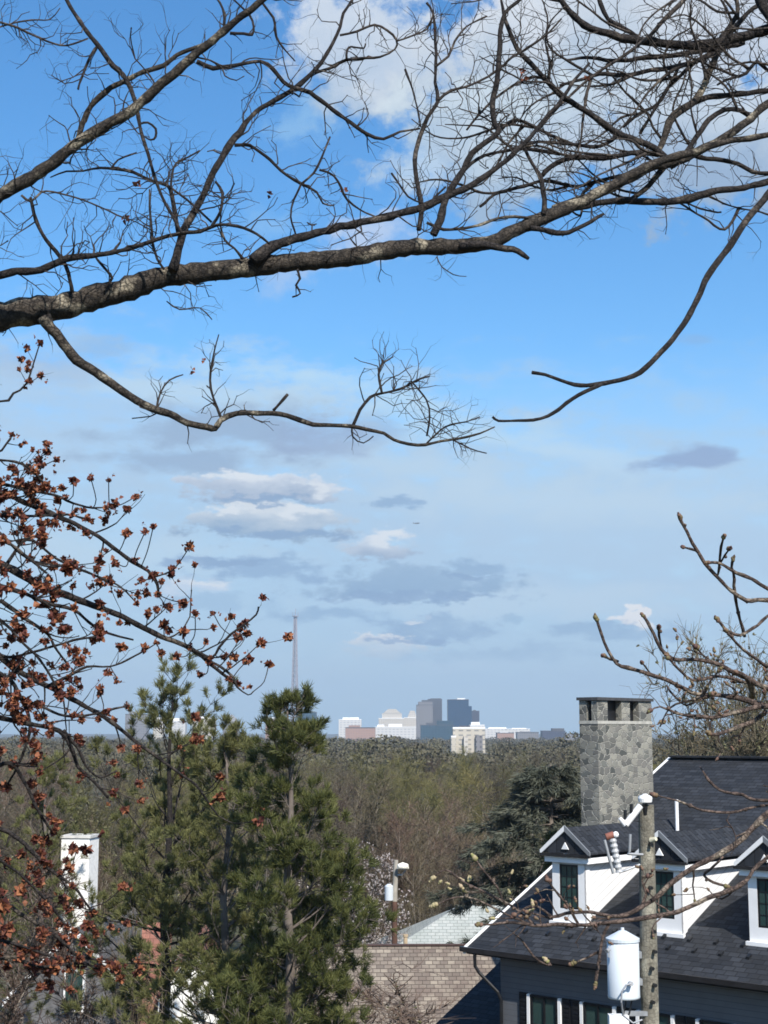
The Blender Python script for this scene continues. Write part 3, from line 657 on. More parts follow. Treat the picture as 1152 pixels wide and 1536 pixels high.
C([(292, 976, 5), (318, 986, 4), (328, 972, 4), (345, 952, 4), (366, 938, 3), (384, 922, 3), (388, 910, 3)], 7.4, .05, (3, 22, 1, .08, .3), 1.0, 18)
C([(305, 985, 4), (330, 1000, 4), (350, 1016, 4), (356, 1030, 3), (372, 1042, 2), (380, 1038, 2)], 7.4, .05, None, 0, 14)
SPRAY = [(85, 689), (40, 700), (60, 718), (163, 720), (136, 716), (110, 722), (204, 745), (172, 755), (158, 762), (218, 797), (230, 790), (285, 820), (190, 800), (173, 845), (242, 872), (253, 912), (277, 905), (293, 920), (320, 920), (246, 936), (275, 948), (309, 962), (222, 920), (366, 936), (357, 956), (372, 990), (350, 985), (403, 996), (265, 985), (242, 980), (205, 905), (150, 835), (128, 800), (100, 745), (60, 770), (20, 775), (335, 985), (300, 1012), (212, 870), (150, 905), (70, 905), (90, 930), (140, 960), (100, 1000), (120, 1030), (150, 1040), (175, 1020), (190, 1060), (110, 880), (180, 890), (330, 1165), (388, 1231), (333, 1165), (330, 1195), (190, 1385), (185, 1330), (22, 1065), (30, 1075), (12, 1060), (45, 1062), (100, 1290), (115, 1275), (90, 1310), (108, 1330), (75, 1300), (120, 1355), (95, 1350), (60, 1280), (85, 1380), (110, 1400), (40, 1320), (135, 1430), (120, 1438), (150, 1440), (25, 1440), (10, 1448), (45, 1450)]
for (x, y) in SPRAY:
    c = None
    for (o_, f_, W_0, d_) in MAPLE:
        q = P(x, y, d_ + .15); k = int(np.argmin(np.linalg.norm((W_0 - q) * [1, .3, 1], axis=1))); dist = np.linalg.norm((W_0[k] - q) * [1, .3, 1])
        if c is None or dist < c[0]: c = (dist, o_, W_0[k], q, d_)
    dist, o_, a_, q, d_ = c
    mb = MB()
    if dist < .6: mid = (a_ + q) / 2 + np.array([.0, .0, -.12 * dist]) + np.array([random.gauss(0, .01) for _ in range(3)]); mb.tube(catmull([a_, mid, q], .02), .0026, 5, 1)
    cluster(mb, q, random.uniform(12, 23) * m_px(d_)); mb.build('foliage', [M['red_leaf'], M['bark_dark']], o_)

# ---- the budding tree at lower right
gD = float(ground_z(2.6, 6.6))
tD = tag(empty('budding_tree', (2.6, 6.6, gD)), 'budding tree at lower right with knobbly swollen bud tips', 'tree')
trunk(tD, (2.6, 6.6, gD - .3), (2.55, 6.7, 31.2), .10, .05, M['bark_bud'])
def Db(pts, d0=6.5, dd=-.2, tw=None, bud=9, pale=False):
    m = m_px(d0)
    def buds(mb, tips, W):
        for n, (q, d) in enumerate(tips[-14:]):
            main = n == min(len(tips), 14) - 1
            r = bud * m * (random.uniform(.34, .42) if main else random.uniform(.2, .3))
            for k in range(4): mb.ball(q + d * r * (k - 1.2) * .8 + np.array([random.gauss(0, 1) for _ in range(3)]) * r * .14, r * (1, 1.05, .85, .5)[k] * random.uniform(.85, 1.1), 3 if pale else 2, 6, 5, .15)
        for _ in range(max(1, int(len(W) / 9))):
            i = random.randrange(len(W) - 1); mb.ball(W[i] + np.array([random.gauss(0, 1) for _ in range(3)]) * .004, random.uniform(.006, .0095), 0, 6, 5, .2)
    limb(tD, 'branch', pts, d0, d0 + dd, M['bark_bud'], tw, twmat=M['bark_bud'], rough=1.2, extra=buds)
Db([(1330, 930, 12), (1230, 905, 9), (1152, 900, 7), (1118, 901, 7), (1096, 886, 6), (1077, 866, 6), (1058, 845, 6), (1046, 826, 6), (1034, 805, 5), (1026, 790, 5), (1019, 775, 5)])
Db([(1045, 826, 4), (1034, 823, 4), (1024, 820, 3)])
Db([(1330, 900, 10), (1230, 915, 7), (1152, 884, 6), (1128, 868, 6), (1105, 860, 5), (1085, 848, 5), (1075, 843, 5), (1060, 845, 4)])
Db([(1077, 862, 4), (1079, 842, 4), (1082, 820, 4), (1086, 805, 4)])
Db([(1080, 845, 3), (1087, 832, 3), (1095, 822, 3)])
Db([(1117, 955, 5), (1110, 930, 5), (1104, 900, 5), (1101, 870, 5), (1098, 852, 4), (1100, 838, 5)])
Db([(1260, 880, 7), (1190, 910, 6), (1152, 925, 5), (1130, 943, 5), (1112, 953, 5), (1095, 948, 5), (1086, 942, 4), (1075, 928, 4)])
Db([(1150, 1000, 6), (1125, 982, 5), (1105, 965, 4), (1088, 945, 3)])
Db([(1330, 1100, 14), (1230, 1075, 10), (1152, 1060, 9), (1116, 1048, 8), (1080, 1043, 7), (1046, 1041, 7), (1021, 1030, 6), (996, 1018, 6), (971, 1010, 6), (941, 1002, 6), (925, 995, 5), (911, 975, 5), (902, 950, 5), (894, 926, 4)], tw=(1.2, 35, 1))
Db([(927, 992, 4), (916, 988, 4), (904, 984, 4)])
Db([(1330, 1060, 12), (1230, 1050, 9), (1152, 1033, 8), (1126, 1020, 8), (1106, 1012, 7), (1086, 1000, 7), (1070, 994, 6), (1050, 990, 5), (1026, 990, 5), (1008, 988, 6), (991, 972, 6), (980, 950, 5), (972, 935, 5), (964, 923, 5)], tw=(1.5, 40, 1))
Db([(993, 975, 4), (989, 955, 4), (988, 940, 4)])
Db([(975, 1010, 3), (968, 1000, 3), (963, 994, 3)])
Db([(1066, 992, 4), (1054, 982, 3), (1044, 970, 3)])
Db([(1126, 1025, 5), (1080, 1015, 5), (1040, 1020, 4), (1020, 1005, 4), (1000, 985, 4)], tw=(4, 35, 1))
Db([(1290, 1090, 8), (1200, 1080, 7), (1152, 1060, 7), (1106, 1068, 7), (1076, 1076, 6), (1040, 1074, 5), (1015, 1070, 4), (990, 1060, 3), (975, 1066, 2)], tw=(3, 40, 1))
Db([(1150, 1068, 7), (1126, 1084, 7), (1098, 1094, 6), (1070, 1102, 6), (1062, 1100, 4)], tw=(3, 40, 1))
Db([(1128, 1045, 9), (1128, 1030, 9), (1118, 1015, 8), (1105, 1008, 7)])
Db([(1000, 1028, 3), (1012, 1045, 3), (1030, 1058, 3), (1050, 1045, 3), (1066, 1020, 3), (1080, 1005, 3)], tw=(5, 30, 1))
Db([(990, 1090, 2), (1005, 1062, 3), (1035, 1050, 3), (1070, 1040, 4)], tw=(6, 35, 1))
Db([(1050, 1150, 2), (1062, 1168, 4), (1080, 1185, 4), (1096, 1190, 4), (1115, 1193, 5), (1130, 1199, 5), (1160, 1200, 6), (1240, 1190, 9)])
Db([(1240, 1200, 7), (1152, 1208, 4), (1130, 1210, 4), (1105, 1217, 4), (1075, 1218, 4), (1045, 1212, 4), (1020, 1202, 3), (980, 1192, 2)])
Db([(1330, 1160, 16), (1240, 1185, 13), (1185, 1200, 11), (1152, 1218, 10), (1125, 1246, 9), (1102, 1268, 9), (1066, 1288, 8), (1040, 1302, 8), (1013, 1320, 8), (987, 1344, 8), (960, 1363, 7), (928, 1375, 6), (905, 1372, 5), (875, 1368, 5), (848, 1370, 5), (825, 1376, 4), (790, 1368, 3)], 6.4, -.3, tw=(2.2, 40, 1))
Db([(1330, 1290, 8), (1240, 1275, 6), (1180, 1270, 5), (1137, 1298, 6), (1120, 1322, 7), (1093, 1336, 7), (1058, 1349, 7), (1026, 1362, 7), (995, 1372, 7), (960, 1378, 7), (928, 1383, 6), (906, 1385, 6), (870, 1387, 6), (835, 1387, 5), (800, 1388, 5), (770, 1384, 4), (735, 1387, 3), (718, 1387, 3)], 6.3, -.3, tw=(1.8, 40, 1))
Db([(1085, 1285, 4), (1065, 1305, 4), (1055, 1312, 5), (1070, 1325, 4), (1092, 1330, 4)], 6.35, 0)
Db([(915, 1383, 5), (905, 1405, 5), (900, 1430, 5), (896, 1455, 5), (893, 1478, 5)], 6.1, -.05)
Db([(903, 1425, 4), (890, 1432, 4), (872, 1440, 3), (858, 1445, 3)], 6.1, 0)
Db([(770, 1400, 2), (782, 1410, 3), (800, 1435, 3), (818, 1446, 3), (826, 1448, 4), (818, 1440, 3)], 6.1, 0, pale=True)
Db([(826, 1374, 4), (806, 1360, 4), (790, 1362, 3), (770, 1375, 3)], 6.1, 0, tw=(4, 30, 1))
Db([(760, 1360, 3), (745, 1330, 3), (728, 1308, 3), (711, 1286, 3)], 6.1, 0, bud=11, pale=True)
Db([(800, 1386, 4), (770, 1360, 4), (735, 1342, 4), (700, 1325, 3), (668, 1305, 3), (648, 1318, 2)], 6.1, .1, tw=(2, 40, 1), bud=10, pale=True)
Db([(800, 1388, 4), (760, 1372, 3), (720, 1352, 3), (690, 1345, 3), (650, 1358, 2)], 6.1, .1, tw=(2, 40, 1), bud=10, pale=True)
Db([(868, 1387, 4), (846, 1352, 4), (828, 1330, 3), (822, 1318, 3)], 6.1, 0, tw=(3, 30, 1))
Db([(960, 1364, 6), (968, 1340, 5), (962, 1320, 4), (975, 1312, 3)], 6.2, 0, tw=(3, 25, 1))

# ------------------------------------------------------------------ trees of the middle distance
def needles(mb, c, d, n, L, w, spread=.9, mi=0):
    """n needles fanned about each direction d at each centre c"""
    c = np.repeat(np.asarray(c), n, 0); d = np.repeat(np.asarray(d), n, 0); k = len(c)
    q = d + RNG.normal(0, spread * .6, (k, 3)); q /= np.linalg.norm(q, axis=1, keepdims=True)
    s = np.cross(q, RNG.normal(0, 1, (k, 3))); s /= np.maximum(np.linalg.norm(s, axis=1, keepdims=True), 1e-6)
    ln = L * RNG.uniform(.6, 1.25, (k, 1)); ww = w * RNG.uniform(.7, 1.3, (k, 1))
    o = c + RNG.normal(0, L * .12, (k, 3))
    v = np.stack([o - s * ww * .4, o + s * ww * .4, o + q * ln * .6 + s * ww * .5, o + q * ln, ], 1)
    f = np.arange(k)[:, None] * 4 + np.array([[0, 1, 2, 3]])
    mb.add(v.reshape(-1, 3), f, mi)

def pine(name, label, px, ytop, Y, rad, mat, bmat, ybare=None, seed=1, dens=1.0, lean=0.0, group=None, openness=1.0, hb=.2):
    random.seed(seed)
    top = P(px, ytop, Y); gz = float(ground_z(top[0], Y)); base = np.array([top[0] + lean, Y, gz])
    t = tag(empty(name, base), label, 'tree', group)
    H = top[2] - gz
    mb = MB(); n = 16
    pts = [base * (1 - k / n) + top * (k / n) + np.array([math.sin(k * 1.3 + seed), math.cos(k * .9), 0]) * .05 for k in range(n + 1)]
    mb.tube(pts, [.19 * (1 - k / n) ** .8 * H / 14 + .02 for k in range(n + 1)], 10)
    segs = []; cs = []; ds = []
    h = H * hb
    while h < H * .975:
        u = (h / H); r = rad * min(1.0, (1 - u) * 1.35 + .24) * (1.0 if u > .35 else .9) * (1 if u < .72 else 1.25)
        for _ in range(random.randint(3, 5) if u < .72 else random.randint(2, 4)):
            a = random.uniform(0, 2 * math.pi); rr = r * random.choice((random.uniform(.35, .8), random.uniform(.8, 1.25)))
            el = random.uniform(.0, .4) + max(0, u - .45) * 1.75
            k = min(n - 1, int(u * n)); q = pts[k] + (pts[k + 1] - pts[k]) * (u * n - k)
            d = np.array([math.cos(a) * math.cos(el), math.sin(a) * math.cos(el), math.sin(el)])
            st = 6; step = rr / st; r0 = .04 * (1 - u) + .016
            for i in range(st):
                d = rnd_dir(d, abs(random.gauss(0, .14)), 1, .09); e = q + d * step
                segs.append((q, e, r0 * (1 - i / 7), r0 * (1 - (i + 1) / 7))); q = e
                if i >= (1 if u < .6 else 2):
                    for _ in range(int(random.uniform(.8, 2.6) * dens)):          # a side spray ends in a clump of tufts
                        d2 = rnd_dir(d, random.uniform(.5, 1.2), 1, .2); L2 = random.uniform(.2, .6) * min(1, rr * .5 + .25)
                        f = q + d2 * L2; segs.append((q, f, .010, .006))
                        for _ in range(random.randint(3, 6)):
                            d3 = rnd_dir(d2, random.uniform(.1, .9), 1, .35); g = f + d3 * random.uniform(.05, .26); segs.append((f, g, .006, .004)); cs.append(g); ds.append(rnd_dir(d3, .1, 1, .4))
            for _ in range(5): d3 = rnd_dir(d, random.uniform(.1, .7), 1, .4); g = q + d3 * random.uniform(.05, .3); segs.append((q, g, .007, .004)); cs.append(g); ds.append(d3)
        h += random.uniform(.22, .5) * openness * (2.0 if u > .72 else 1.0)
    for _ in range(10): d3 = rnd_dir(np.array([0, 0, 1.0]), random.uniform(0, .6), 1, .3); g = pts[-1] + d3 * random.uniform(0, .3); cs.append(g); ds.append(d3)
    flush(mb, segs, 0, 4)
    local(mb.build('trunk', bmat, t, smooth=True), t)
    m2 = MB(); needles(m2, np.array(cs), np.array(ds), 26, .2, .018, .8)
    local(m2.build('crown', mat, t), t)
    return t

pine('pine_tree', 'dense dark olive pine in the lower centre, nearest the distant utility pole', 434, 1060, 36, 2.45, M['pine'], M['bark_far'], seed=3, dens=1.75, lean=.1)
pine('pine_tree', 'loose pale green pine left of the dense centre pine, with dark bare trunk', 258, 1050, 42, 4.4, M['pine_pale'], M['bark_dark'], seed=5, dens=1.3, lean=-.1, hb=.44)
pine('pine_tree', 'small thin pale pine tucked between two larger pines', 342, 1125, 39, 3.0, M['pine_pale'], M['bark_far'], seed=9, dens=1.1)
pine('pine_tree', 'low grey green pine at far left behind the reddish maple', 70, 1160, 58, 3.0, M['pine_pale'], M['bark_far'], seed=11, dens=.8)

def cedar(name, label, px, ytop, Y, rad, mat, seed, tiers=34, droop=.1):
    random.seed(seed)
    top = P(px, ytop, Y); gz = float(ground_z(top[0], Y)); base = np.array([top[0], Y, gz])
    t = tag(empty(name, base), label, 'tree'); H = top[2] - gz
    mb = MB(); mb.tube([base, base * .5 + top * .5, top], [.3, .2, .04], 10); segs = []; cs = []; ds = []
    for k in range(tiers):
        u = .16 + .84 * k / tiers; r = rad * min(1.0, (1 - u) * 2.6 + .12)
        for _ in range(5):
            a = random.uniform(0, 2 * math.pi); rr = r * random.uniform(.5, 1.2)
            q = base + (top - base) * u; d = np.array([math.cos(a), math.sin(a), .22]); st = 6
            for i in range(st):
                d = rnd_dir(d, .1, 1, -droop); e = q + d * rr / st
                segs.append((q, e, .05 * (1 - i / 7), .05 * (1 - (i + 1) / 7))); q = e
                if i > 1:
                    for _ in range(4):
                        s = rnd_dir(d, random.uniform(.6, 1.3), .8, -.02); s[2] *= .4; L = random.uniform(.25, .7)
                        for z in (.5, 1.0): cs.append(q + s * L * z + np.array([0, 0, random.uniform(-.05, .08)])); ds.append(np.array([s[0], s[1], -.25]))
    flush(mb, segs, 0, 4); local(mb.build('trunk', M['bark_far'], t, smooth=True), t)
    m2 = MB(); needles(m2, np.array(cs), np.array(ds), 15, .42, .045, .55); local(m2.build('crown', mat, t), t)
    return t
cedar('cedar_tree', 'broad dark grey green cedar with drooping boughs beside the stone chimney', 826, 1146, 68, 4.6, M['cedar'], 4)
cedar('juniper_tree', 'small yellow green juniper squeezed between the cedar and the first dormer', 850, 1246, 60, 1.3, M['juniper'], 8, 30, .02)

def bare_proto(seed, H=16.0, cr=5.0, sprays=3600, w=.03, fork=.3):
    """trunk with limbs, and a crown of fine bare twigs, standing on the origin"""
    random.seed(seed); rng = np.random.default_rng(seed)
    mb = MB(); segs = []; tips = []
    q = np.zeros(3); d = np.array([0, 0, 1.0]); r = .24; n = 6; fk = H * fork
    for i in range(n):
        d = rnd_dir(d, .06, 1, .05); e = q + d * fk / n; segs.append((q, e, r, r * .95)); q = e; r *= .95
    for k in range(random.randint(5, 7)):
        a = 2 * math.pi * k / 6 + random.uniform(-.5, .5); el = random.uniform(.55, 1.35)
        dd = np.array([math.cos(a) * math.cos(el), math.sin(a) * math.cos(el), math.sin(el)])
        grow(q, dd, (H - fk) * random.uniform(.75, 1.0) / max(.8, math.sin(el) ** .3) * (.8 if el < .8 else .95), r * random.uniform(.4, .6), 3, segs, .8, .17, .07, 3.4, tips)
    S0 = np.array([s[0] for s in segs]); S1 = np.array([s[1] for s in segs])
    zt = max(S1[:, 2].max(), 1); sc_ = H / zt; rx = max(np.percentile(np.hypot(S1[:, 0], S1[:, 1]), 97), .1); sx = cr / rx
    mul = np.array([sx, sx, sc_]); S0 *= mul; S1 *= mul
    mb.segs(S0, S1, np.array([s[2] for s in segs]), np.array([s[3] for s in segs]), 5)
    thin = np.array([s[2] for s in segs]) < .11; T0, T1 = S0[thin], S1[thin]
    i = rng.integers(0, len(T0), sprays); t = rng.uniform(0, 1, (sprays, 1)); p = T0[i] + (T1[i] - T0[i]) * t
    ax = (T1 - T0)[i]; ax /= np.maximum(np.linalg.norm(ax, axis=1, keepdims=True), 1e-6)
    dd = ax + rng.normal(0, .75, (sprays, 3)) + [0, 0, .25]; dd /= np.linalg.norm(dd, axis=1, keepdims=True)
    m2 = MB(); L = rng.uniform(.35, 1.15, (sprays, 1)); mid = p + dd * L * .55
    d3 = dd + rng.normal(0, .4, (sprays, 3)); e = mid + d3 * L * .45
    m2.segs(p, mid, w * .5, w * .38, 3); m2.segs(mid, e, w * .38, w * .16, 3)
    d4 = dd + rng.normal(0, .8, (sprays, 3)); m2.segs(mid, mid + d4 * L * .5, w * .34, w * .15, 3)
    return mb, m2

KINDS = [  # name, label, twig material
    ('bare_tree', 'brown bare crowned tree in the crowded valley woods', 'twig_brown'),
    ('budding_tree', 'olive budding crowned tree in the crowded valley woods', 'twig_olive'),
    ('bare_tree', 'reddish bare crowned tree in the crowded valley woods', 'twig_red')]
PROTO = []
for k, (nm, lb, mt) in enumerate(KINDS):
    for v in range(2):
        a, b = bare_proto(40 + k * 2 + v, cr=4.6 + v * .9)
        r_ = empty(nm, (0, 0, 0)); tag(r_, lb, 'tree', ['bare brown trees of the valley woods', 'olive budding trees of the valley woods', 'reddish bare trees of the valley woods'][k])
        a.build('trunk', M['bark_wood'], r_); b.build('crown', M[mt], r_); PROTO.append([r_, k, False])
def plant(k, px, ytop, Y, wide=1.0, label=None, group=None):
    """one tree of kind k whose top reaches pixel row ytop at distance Y"""
    ch = [p for p in PROTO if p[1] == k]; p = random.choice(ch)
    if not p[2] and not label: o = p[0]; p[2] = True
    else: o = copy_tree(p[0])
    top = P(px, ytop, Y); gz = float(ground_z(top[0], Y)); s = max(.45, (top[2] - gz) / 16.0)
    o.location = (top[0], Y, gz - .1); o.rotation_euler = (0, 0, random.uniform(0, 6.28)); o.scale = (s * wide, s * wide, s)
    if label: o['label'] = label; (o.__delitem__('group') if not group and 'group' in o else None)
    return o
random.seed(77)
sightings = [(560, 1165, 92, 1.25, 0), (648, 1185, 98, 1.2, 0), (505, 1180, 100, 1.2, 2), (600, 1205, 90, 1.1, 2), (700, 1175, 110, 1.15, 0), (530, 1215, 86, 1.1, 0), (735, 1150, 125, 1.2, 1), (600, 1135, 140, 1.3, 1), (665, 1140, 150, 1.3, 1), (520, 1140, 150, 1.2, 0), (470, 1150, 120, 1.1, 0), (760, 1130, 160, 1.2, 0), (690, 1128, 175, 1.2, 1), (565, 1126, 185, 1.3, 1), (630, 1122, 210, 1.3, 1), (810, 1128, 190, 1.2, 0), (20, 1160, 90, 1.2, 0), (110, 1180, 84, 1.1, 1), (170, 1160, 95, 1.2, 0), (220, 1150, 110, 1.2, 1), (330, 1150, 105, 1.2, 0), (390, 1140, 120, 1.1, 2), (130, 1140, 130, 1.2, 0), (50, 1130, 150, 1.2, 2), (280, 1140, 140, 1.2, 1), (-40, 1140, 110, 1.2, 0), (1020, 1105, 105, 1.1, 1), (1150, 1095, 100, 1.2, 0), (1190, 1110, 120, 1.2, 1), (980, 1118, 140, 1.1, 0), (650, 1255, 88, .9, 0), (560, 1250, 90, .8, 0), (690, 1265, 90, .9, 2), (140, 1250, 74, .9, 2), (60, 1260, 78, .9, 0), (420, 1130, 170, 1.2, 1)]
for (px, yt, Y, wd, k) in sightings: plant(k, px, yt, Y, wd)
for i in range(84):
    Y = 150 + 190 * random.random() ** .8; px = random.uniform(-90, 1240)
    plant(random.choice([0, 0, 1, 1, 2]), px, 1100 + random.uniform(3.0, 6.2) * F / Y, Y, random.uniform(1.0, 1.35))

# far woods, one mass running out to the skyline
def far_wood():
    rng = np.random.default_rng(5); mb = MB(); n = 4600
    Y = 330 * (2700 / 330) ** rng.uniform(0, 1, n); px = rng.uniform(-140, 1300, n)
    gap = (px > 660) & (px < 745) & (Y < 1060)
    top = -21.5 + np.interp(Y, [330, 1000, 2700], [16.5, 16.5, 16.0]) + rng.normal(0, 2.0, n) - np.interp(Y, [330, 1000, 2700], [0, .4, 2.4])
    top = np.where(gap, top - np.interp(Y, [330, 1050], [2.5, 8.0]), top)
    for i in range(n):
        c0 = np.array([(px[i] - 576) / F * Y[i], Y[i], EYE + top[i]])
        m = int(np.interp(Y[i], [330, 700, 2700], [210, 110, 40])); rad = rng.uniform(4.0, 7.0) * np.interp(Y[i], [330, 2700], [.9, 1.5])
        u = rng.normal(0, 1, (m, 3)); u /= np.linalg.norm(u, axis=1, keepdims=True); u[:, 2] = np.abs(u[:, 2]) * 1.0 - .35
        c = c0 + u * [rad, rad, rad * .75] * rng.uniform(.72, 1.0, (m, 1)) - [0, 0, rad * .75]
        s = np.interp(Y[i], [330, 2700], [.40, 1.2]) * rng.uniform(.6, 1.3, (m, 1))
        a = rng.normal(0, 1, (m, 3)); a /= np.linalg.norm(a, axis=1, keepdims=True)
        b = np.cross(a, rng.normal(0, 1, (m, 3))); b /= np.linalg.norm(b, axis=1, keepdims=True)
        v = np.stack([c - a * s - b * s * .35, c + a * s * .3 - b * s * .6, c + a * s + b * s * .3, c - a * s * .2 + b * s * .65], 1)
        mb.add(v.reshape(-1, 3), np.arange(m)[:, None] * 4 + np.array([[0, 1, 2, 3]]))
    tag(mb.build('woods', M['far_wood']), kind='stuff')
far_wood()

# single trees with their own look
def own_tree(name, label, px, ytop, Y, wide, twig, trunkm, leafm=None, ln=1500, ls=.16, seed=60, sprays=2200, w=.03, cr=4.8, fork=.25, leaf_all=False):
    a, b = bare_proto(seed, cr=cr, sprays=sprays, w=w, fork=fork)
    top = P(px, ytop, Y); gz = float(ground_z(top[0], Y)); s = (top[2] - gz) / 16.0
    r_ = tag(empty(name, (top[0], Y, gz)), label, 'tree'); r_.scale = (s * wide, s * wide, s)
    a.build('trunk', trunkm, r_); b.build('crown', twig, r_)
    if leafm:
        vv = np.concatenate(b.v); rng = np.random.default_rng(seed); c = vv[rng.integers(0, len(vv), ln)]
        m = MB(); needles(m, c, rng.normal(0, 1, (ln, 3)) / 1.7, 5, ls, ls * .6, 1.2); m.build('foliage', leafm, r_)
    return r_
own_tree('budding_tree', 'pale barely budding tree rising behind the dark slate roof', 1098, 948, 78, .95, M['twig_brown'], M['bark_dark'], M['bud_green'], 1500, .13, 61, sprays=3400, w=.035)
own_tree('budding_tree', 'short pale budding tree behind the roof ridge at right edge', 1195, 1010, 82, .9, M['twig_olive'], M['bark_dark'], M['bud_green'], 1800, .15, 62)
own_tree('blossom_tree', 'low tree in white blossom beside the distant utility pole', 535, 1268, 80, .9, M['twig_red'], M['bark_far'], M['blossom'], 2600, .16, 63, cr=6)
own_tree('blossom_tree', 'pinkish white blossom tree behind the distant utility pole', 615, 1330, 90, .8, M['twig_red'], M['bark_far'], M['blossom'], 1500, .16, 64, cr=6)
own_tree('birch_tree', 'slender birch with pale trunk right of the white chimney', 156, 1240, 60, .5, M['twig_red'], M['bark_pale'], None, 0, .1, 65, sprays=1200, cr=3.5, fork=.6)
own_tree('budding_tree', 'grey green budding tree behind the maple clusters at left', 118, 1190, 66, 1.0, M['twig_olive'], M['bark_far'], M['bud_green'], 1900, .15, 66)
own_tree('bare_shrub', 'tangled brown shrub in front of the tan shingle roof', 560, 1425, 47, 2.6, M['twig_red'], M['bark_far'], M['pine'], 500, .12, 67, sprays=3000, w=.05, cr=5.5, fork=.1)
own_tree('bare_shrub', 'tangled bare brown brush in front of the white chimney', 85, 1300, 46, 1.5, M['twig_red'], M['bark_wood'], None, 0, .1, 69, sprays=2600, w=.05, cr=5, fork=.12)
own_tree('bare_tree', 'thin brown tree between the loose pale pine and the white gable', 205, 1290, 54, .7, M['twig_brown'], M['bark_dark'], None, 0, .1, 68, sprays=1500, cr=4)

# ------------------------------------------------------------------ materials of the buildings
W_ = simple('white_paint', (.78, .78, .77), .5, .04, 2)
ROOF = shingle('slate_shingle', (.010, .012, .016), (.034, .038, .046), .36, .21, 'xy', gap=.014, stain=(.020, .021, .023), bump=.7)
GREYWALL = siding('grey_siding', (.13, .138, .152), .17)
CHEEK = siding('white_board_siding', (.80, .80, .79), .26, slope=.472)
SHADE = simple('shaded_white_trim', (.16, .17, .18), .5, .1, 3)  # white trim in a darker copy: shade of the right rakes put into colour
BLACK = simple('black_paint', (.012, .013, .015), .35, .2, 3)
DARKTRIM = simple('dark_gutter', (.018, .017, .018), .4, .2, 3)
STONE = stone_mat('chimney_stone')
CAP = simple('cap_slab', (.05, .05, .052), .7, .2, 5)
GLASS = glass_mat('window_glass', (.03, .06, .055))
GALV = simple('galvanised_metal', (.33, .34, .35), .45, .15, 8, metal=.5)
PORC = simple('grey_porcelain', (.36, .37, .38), .35, .1, 6)
RUST = simple('rusty_cap', (.17, .065, .045), .6, .3, 12)

# ---- grey house with dormers
TH = R(43); C0 = P(700, 1421, 50)
house = tag(empty('grey_house', C0, -TH), 'grey house with dark slate roof, three white dormers and stone chimney', 'house')
SL = .472; TR = 12.7; ZR = SL * TR
mb = MB()
mb.prism([(0, 0, 0), (17, 0, 0), (17, TR, ZR), (0, TR, ZR)], (0, 0, -.2))
mb.prism([(0, TR + .004, ZR), (17, TR + .004, ZR), (17, 21, ZR - SL * 8.3), (0, 21, ZR - SL * 8.3)], (0, 0, -.2))
roof = mb.build('roof', ROOF, house)
mb = MB(); mb.prism([(1.0, .5, -7), (1.0, 20.3, -7), (1.0, 20.3, 2.2), (1.0, TR, ZR - .3), (1.0, .5, -.05)], (15.6, 0, 0)); mb.build('wall', GREYWALL, house)
mb = MB(); mb.prism([(-.11, -.06, -.2), (-.11, TR, ZR - .2), (-.11, TR, ZR + .02), (-.11, -.06, .0)], (.105, 0, 0)); mb.build('rake_board', W_, house)
mb = MB(); mb.box((-.2, -.14, -.13), (17, -.01, .02)); mb.build('gutter', DARKTRIM, house)
mb = MB(); mb.tube([(.4, -.08, -.17), (.4, -.06, -.55), (.5, .02, -.75), (1.0, .36, -1.35), (1.08, .43, -1.6), (1.08, .43, -7)], .055, 8); mb.build('downspout', BLACK, house)
mb = MB(); mb.box((.05, TR - .28, ZR + .0), (17, TR + .28, ZR + .07)); mb.build('ridge_cap', ROOF, roof)
mb = MB(); mb.cyl((3.42, 7.5, 3.3), (3.42, 7.5, 4.62), .065); mb.build('vent_pipe', W_, roof)
for row, (t0, off) in enumerate(((1.0, 0), (1.5, .45))):
    for k in range(14):
        s0 = 1.6 + off + k * .9; mb = MB(); z = SL * t0
        mb.prism([(s0 - .05, t0, z - .01), (s0 + .05, t0, z - .01), (s0 + .05, t0 + .16, z + .075), (s0 - .05, t0 + .16, z + .075)], (0, 0, .085)); mb.build('snow_guard', BLACK, roof)
# windows of the shaded wall
for k in range(5):
    c = 2.8 + k * 2.05; z0, z1 = -3.3, -1.27
    mb = MB()
    mb.box((c - .53, .40, z1 - .07), (c + .53, .498, z1)); mb.box((c - .53, .40, z0), (c + .53, .498, z0 + .07))
    mb.box((c - .53, .40, z0 + .07), (c - .46, .498, z1 - .07)); mb.box((c + .46, .40, z0 + .07), (c + .53, .498, z1 - .07))
    mb.box((c - .03, .41, z0 + .07), (c + .03, .498, z1 - .07)); mb.box((c - .46, .415, -2.2), (c - .03, .497, -2.15)); mb.box((c + .03, .415, -2.2), (c + .46, .497, -2.15))
    w = mb.build('window', BLACK, house)
    mb = MB(); mb.box((c - .46, .46, z0 + .07), (c + .46, .48, z1 - .07)); mb.build('pane', GLASS, w)
    for sg in (-1, 1):
        mb = MB(); a, b = sorted((c + sg * .55, c + sg * .66)); mb.box((a, .385, z0 - .05), (b, .499, z1 - .0)); mb.build('casing', W_, w)
        mb = MB(); a, b = sorted((c + sg * .68, c + sg * 1.0)); mb.box((a, .44, z0), (b, .5, z1 + .02))
        for j in range(14): mb.box((a + .05, .425, z0 + .1 + j * .14), (b - .05, .44, z0 + .18 + j * .14))
        mb.build('shutter', BLACK, house)
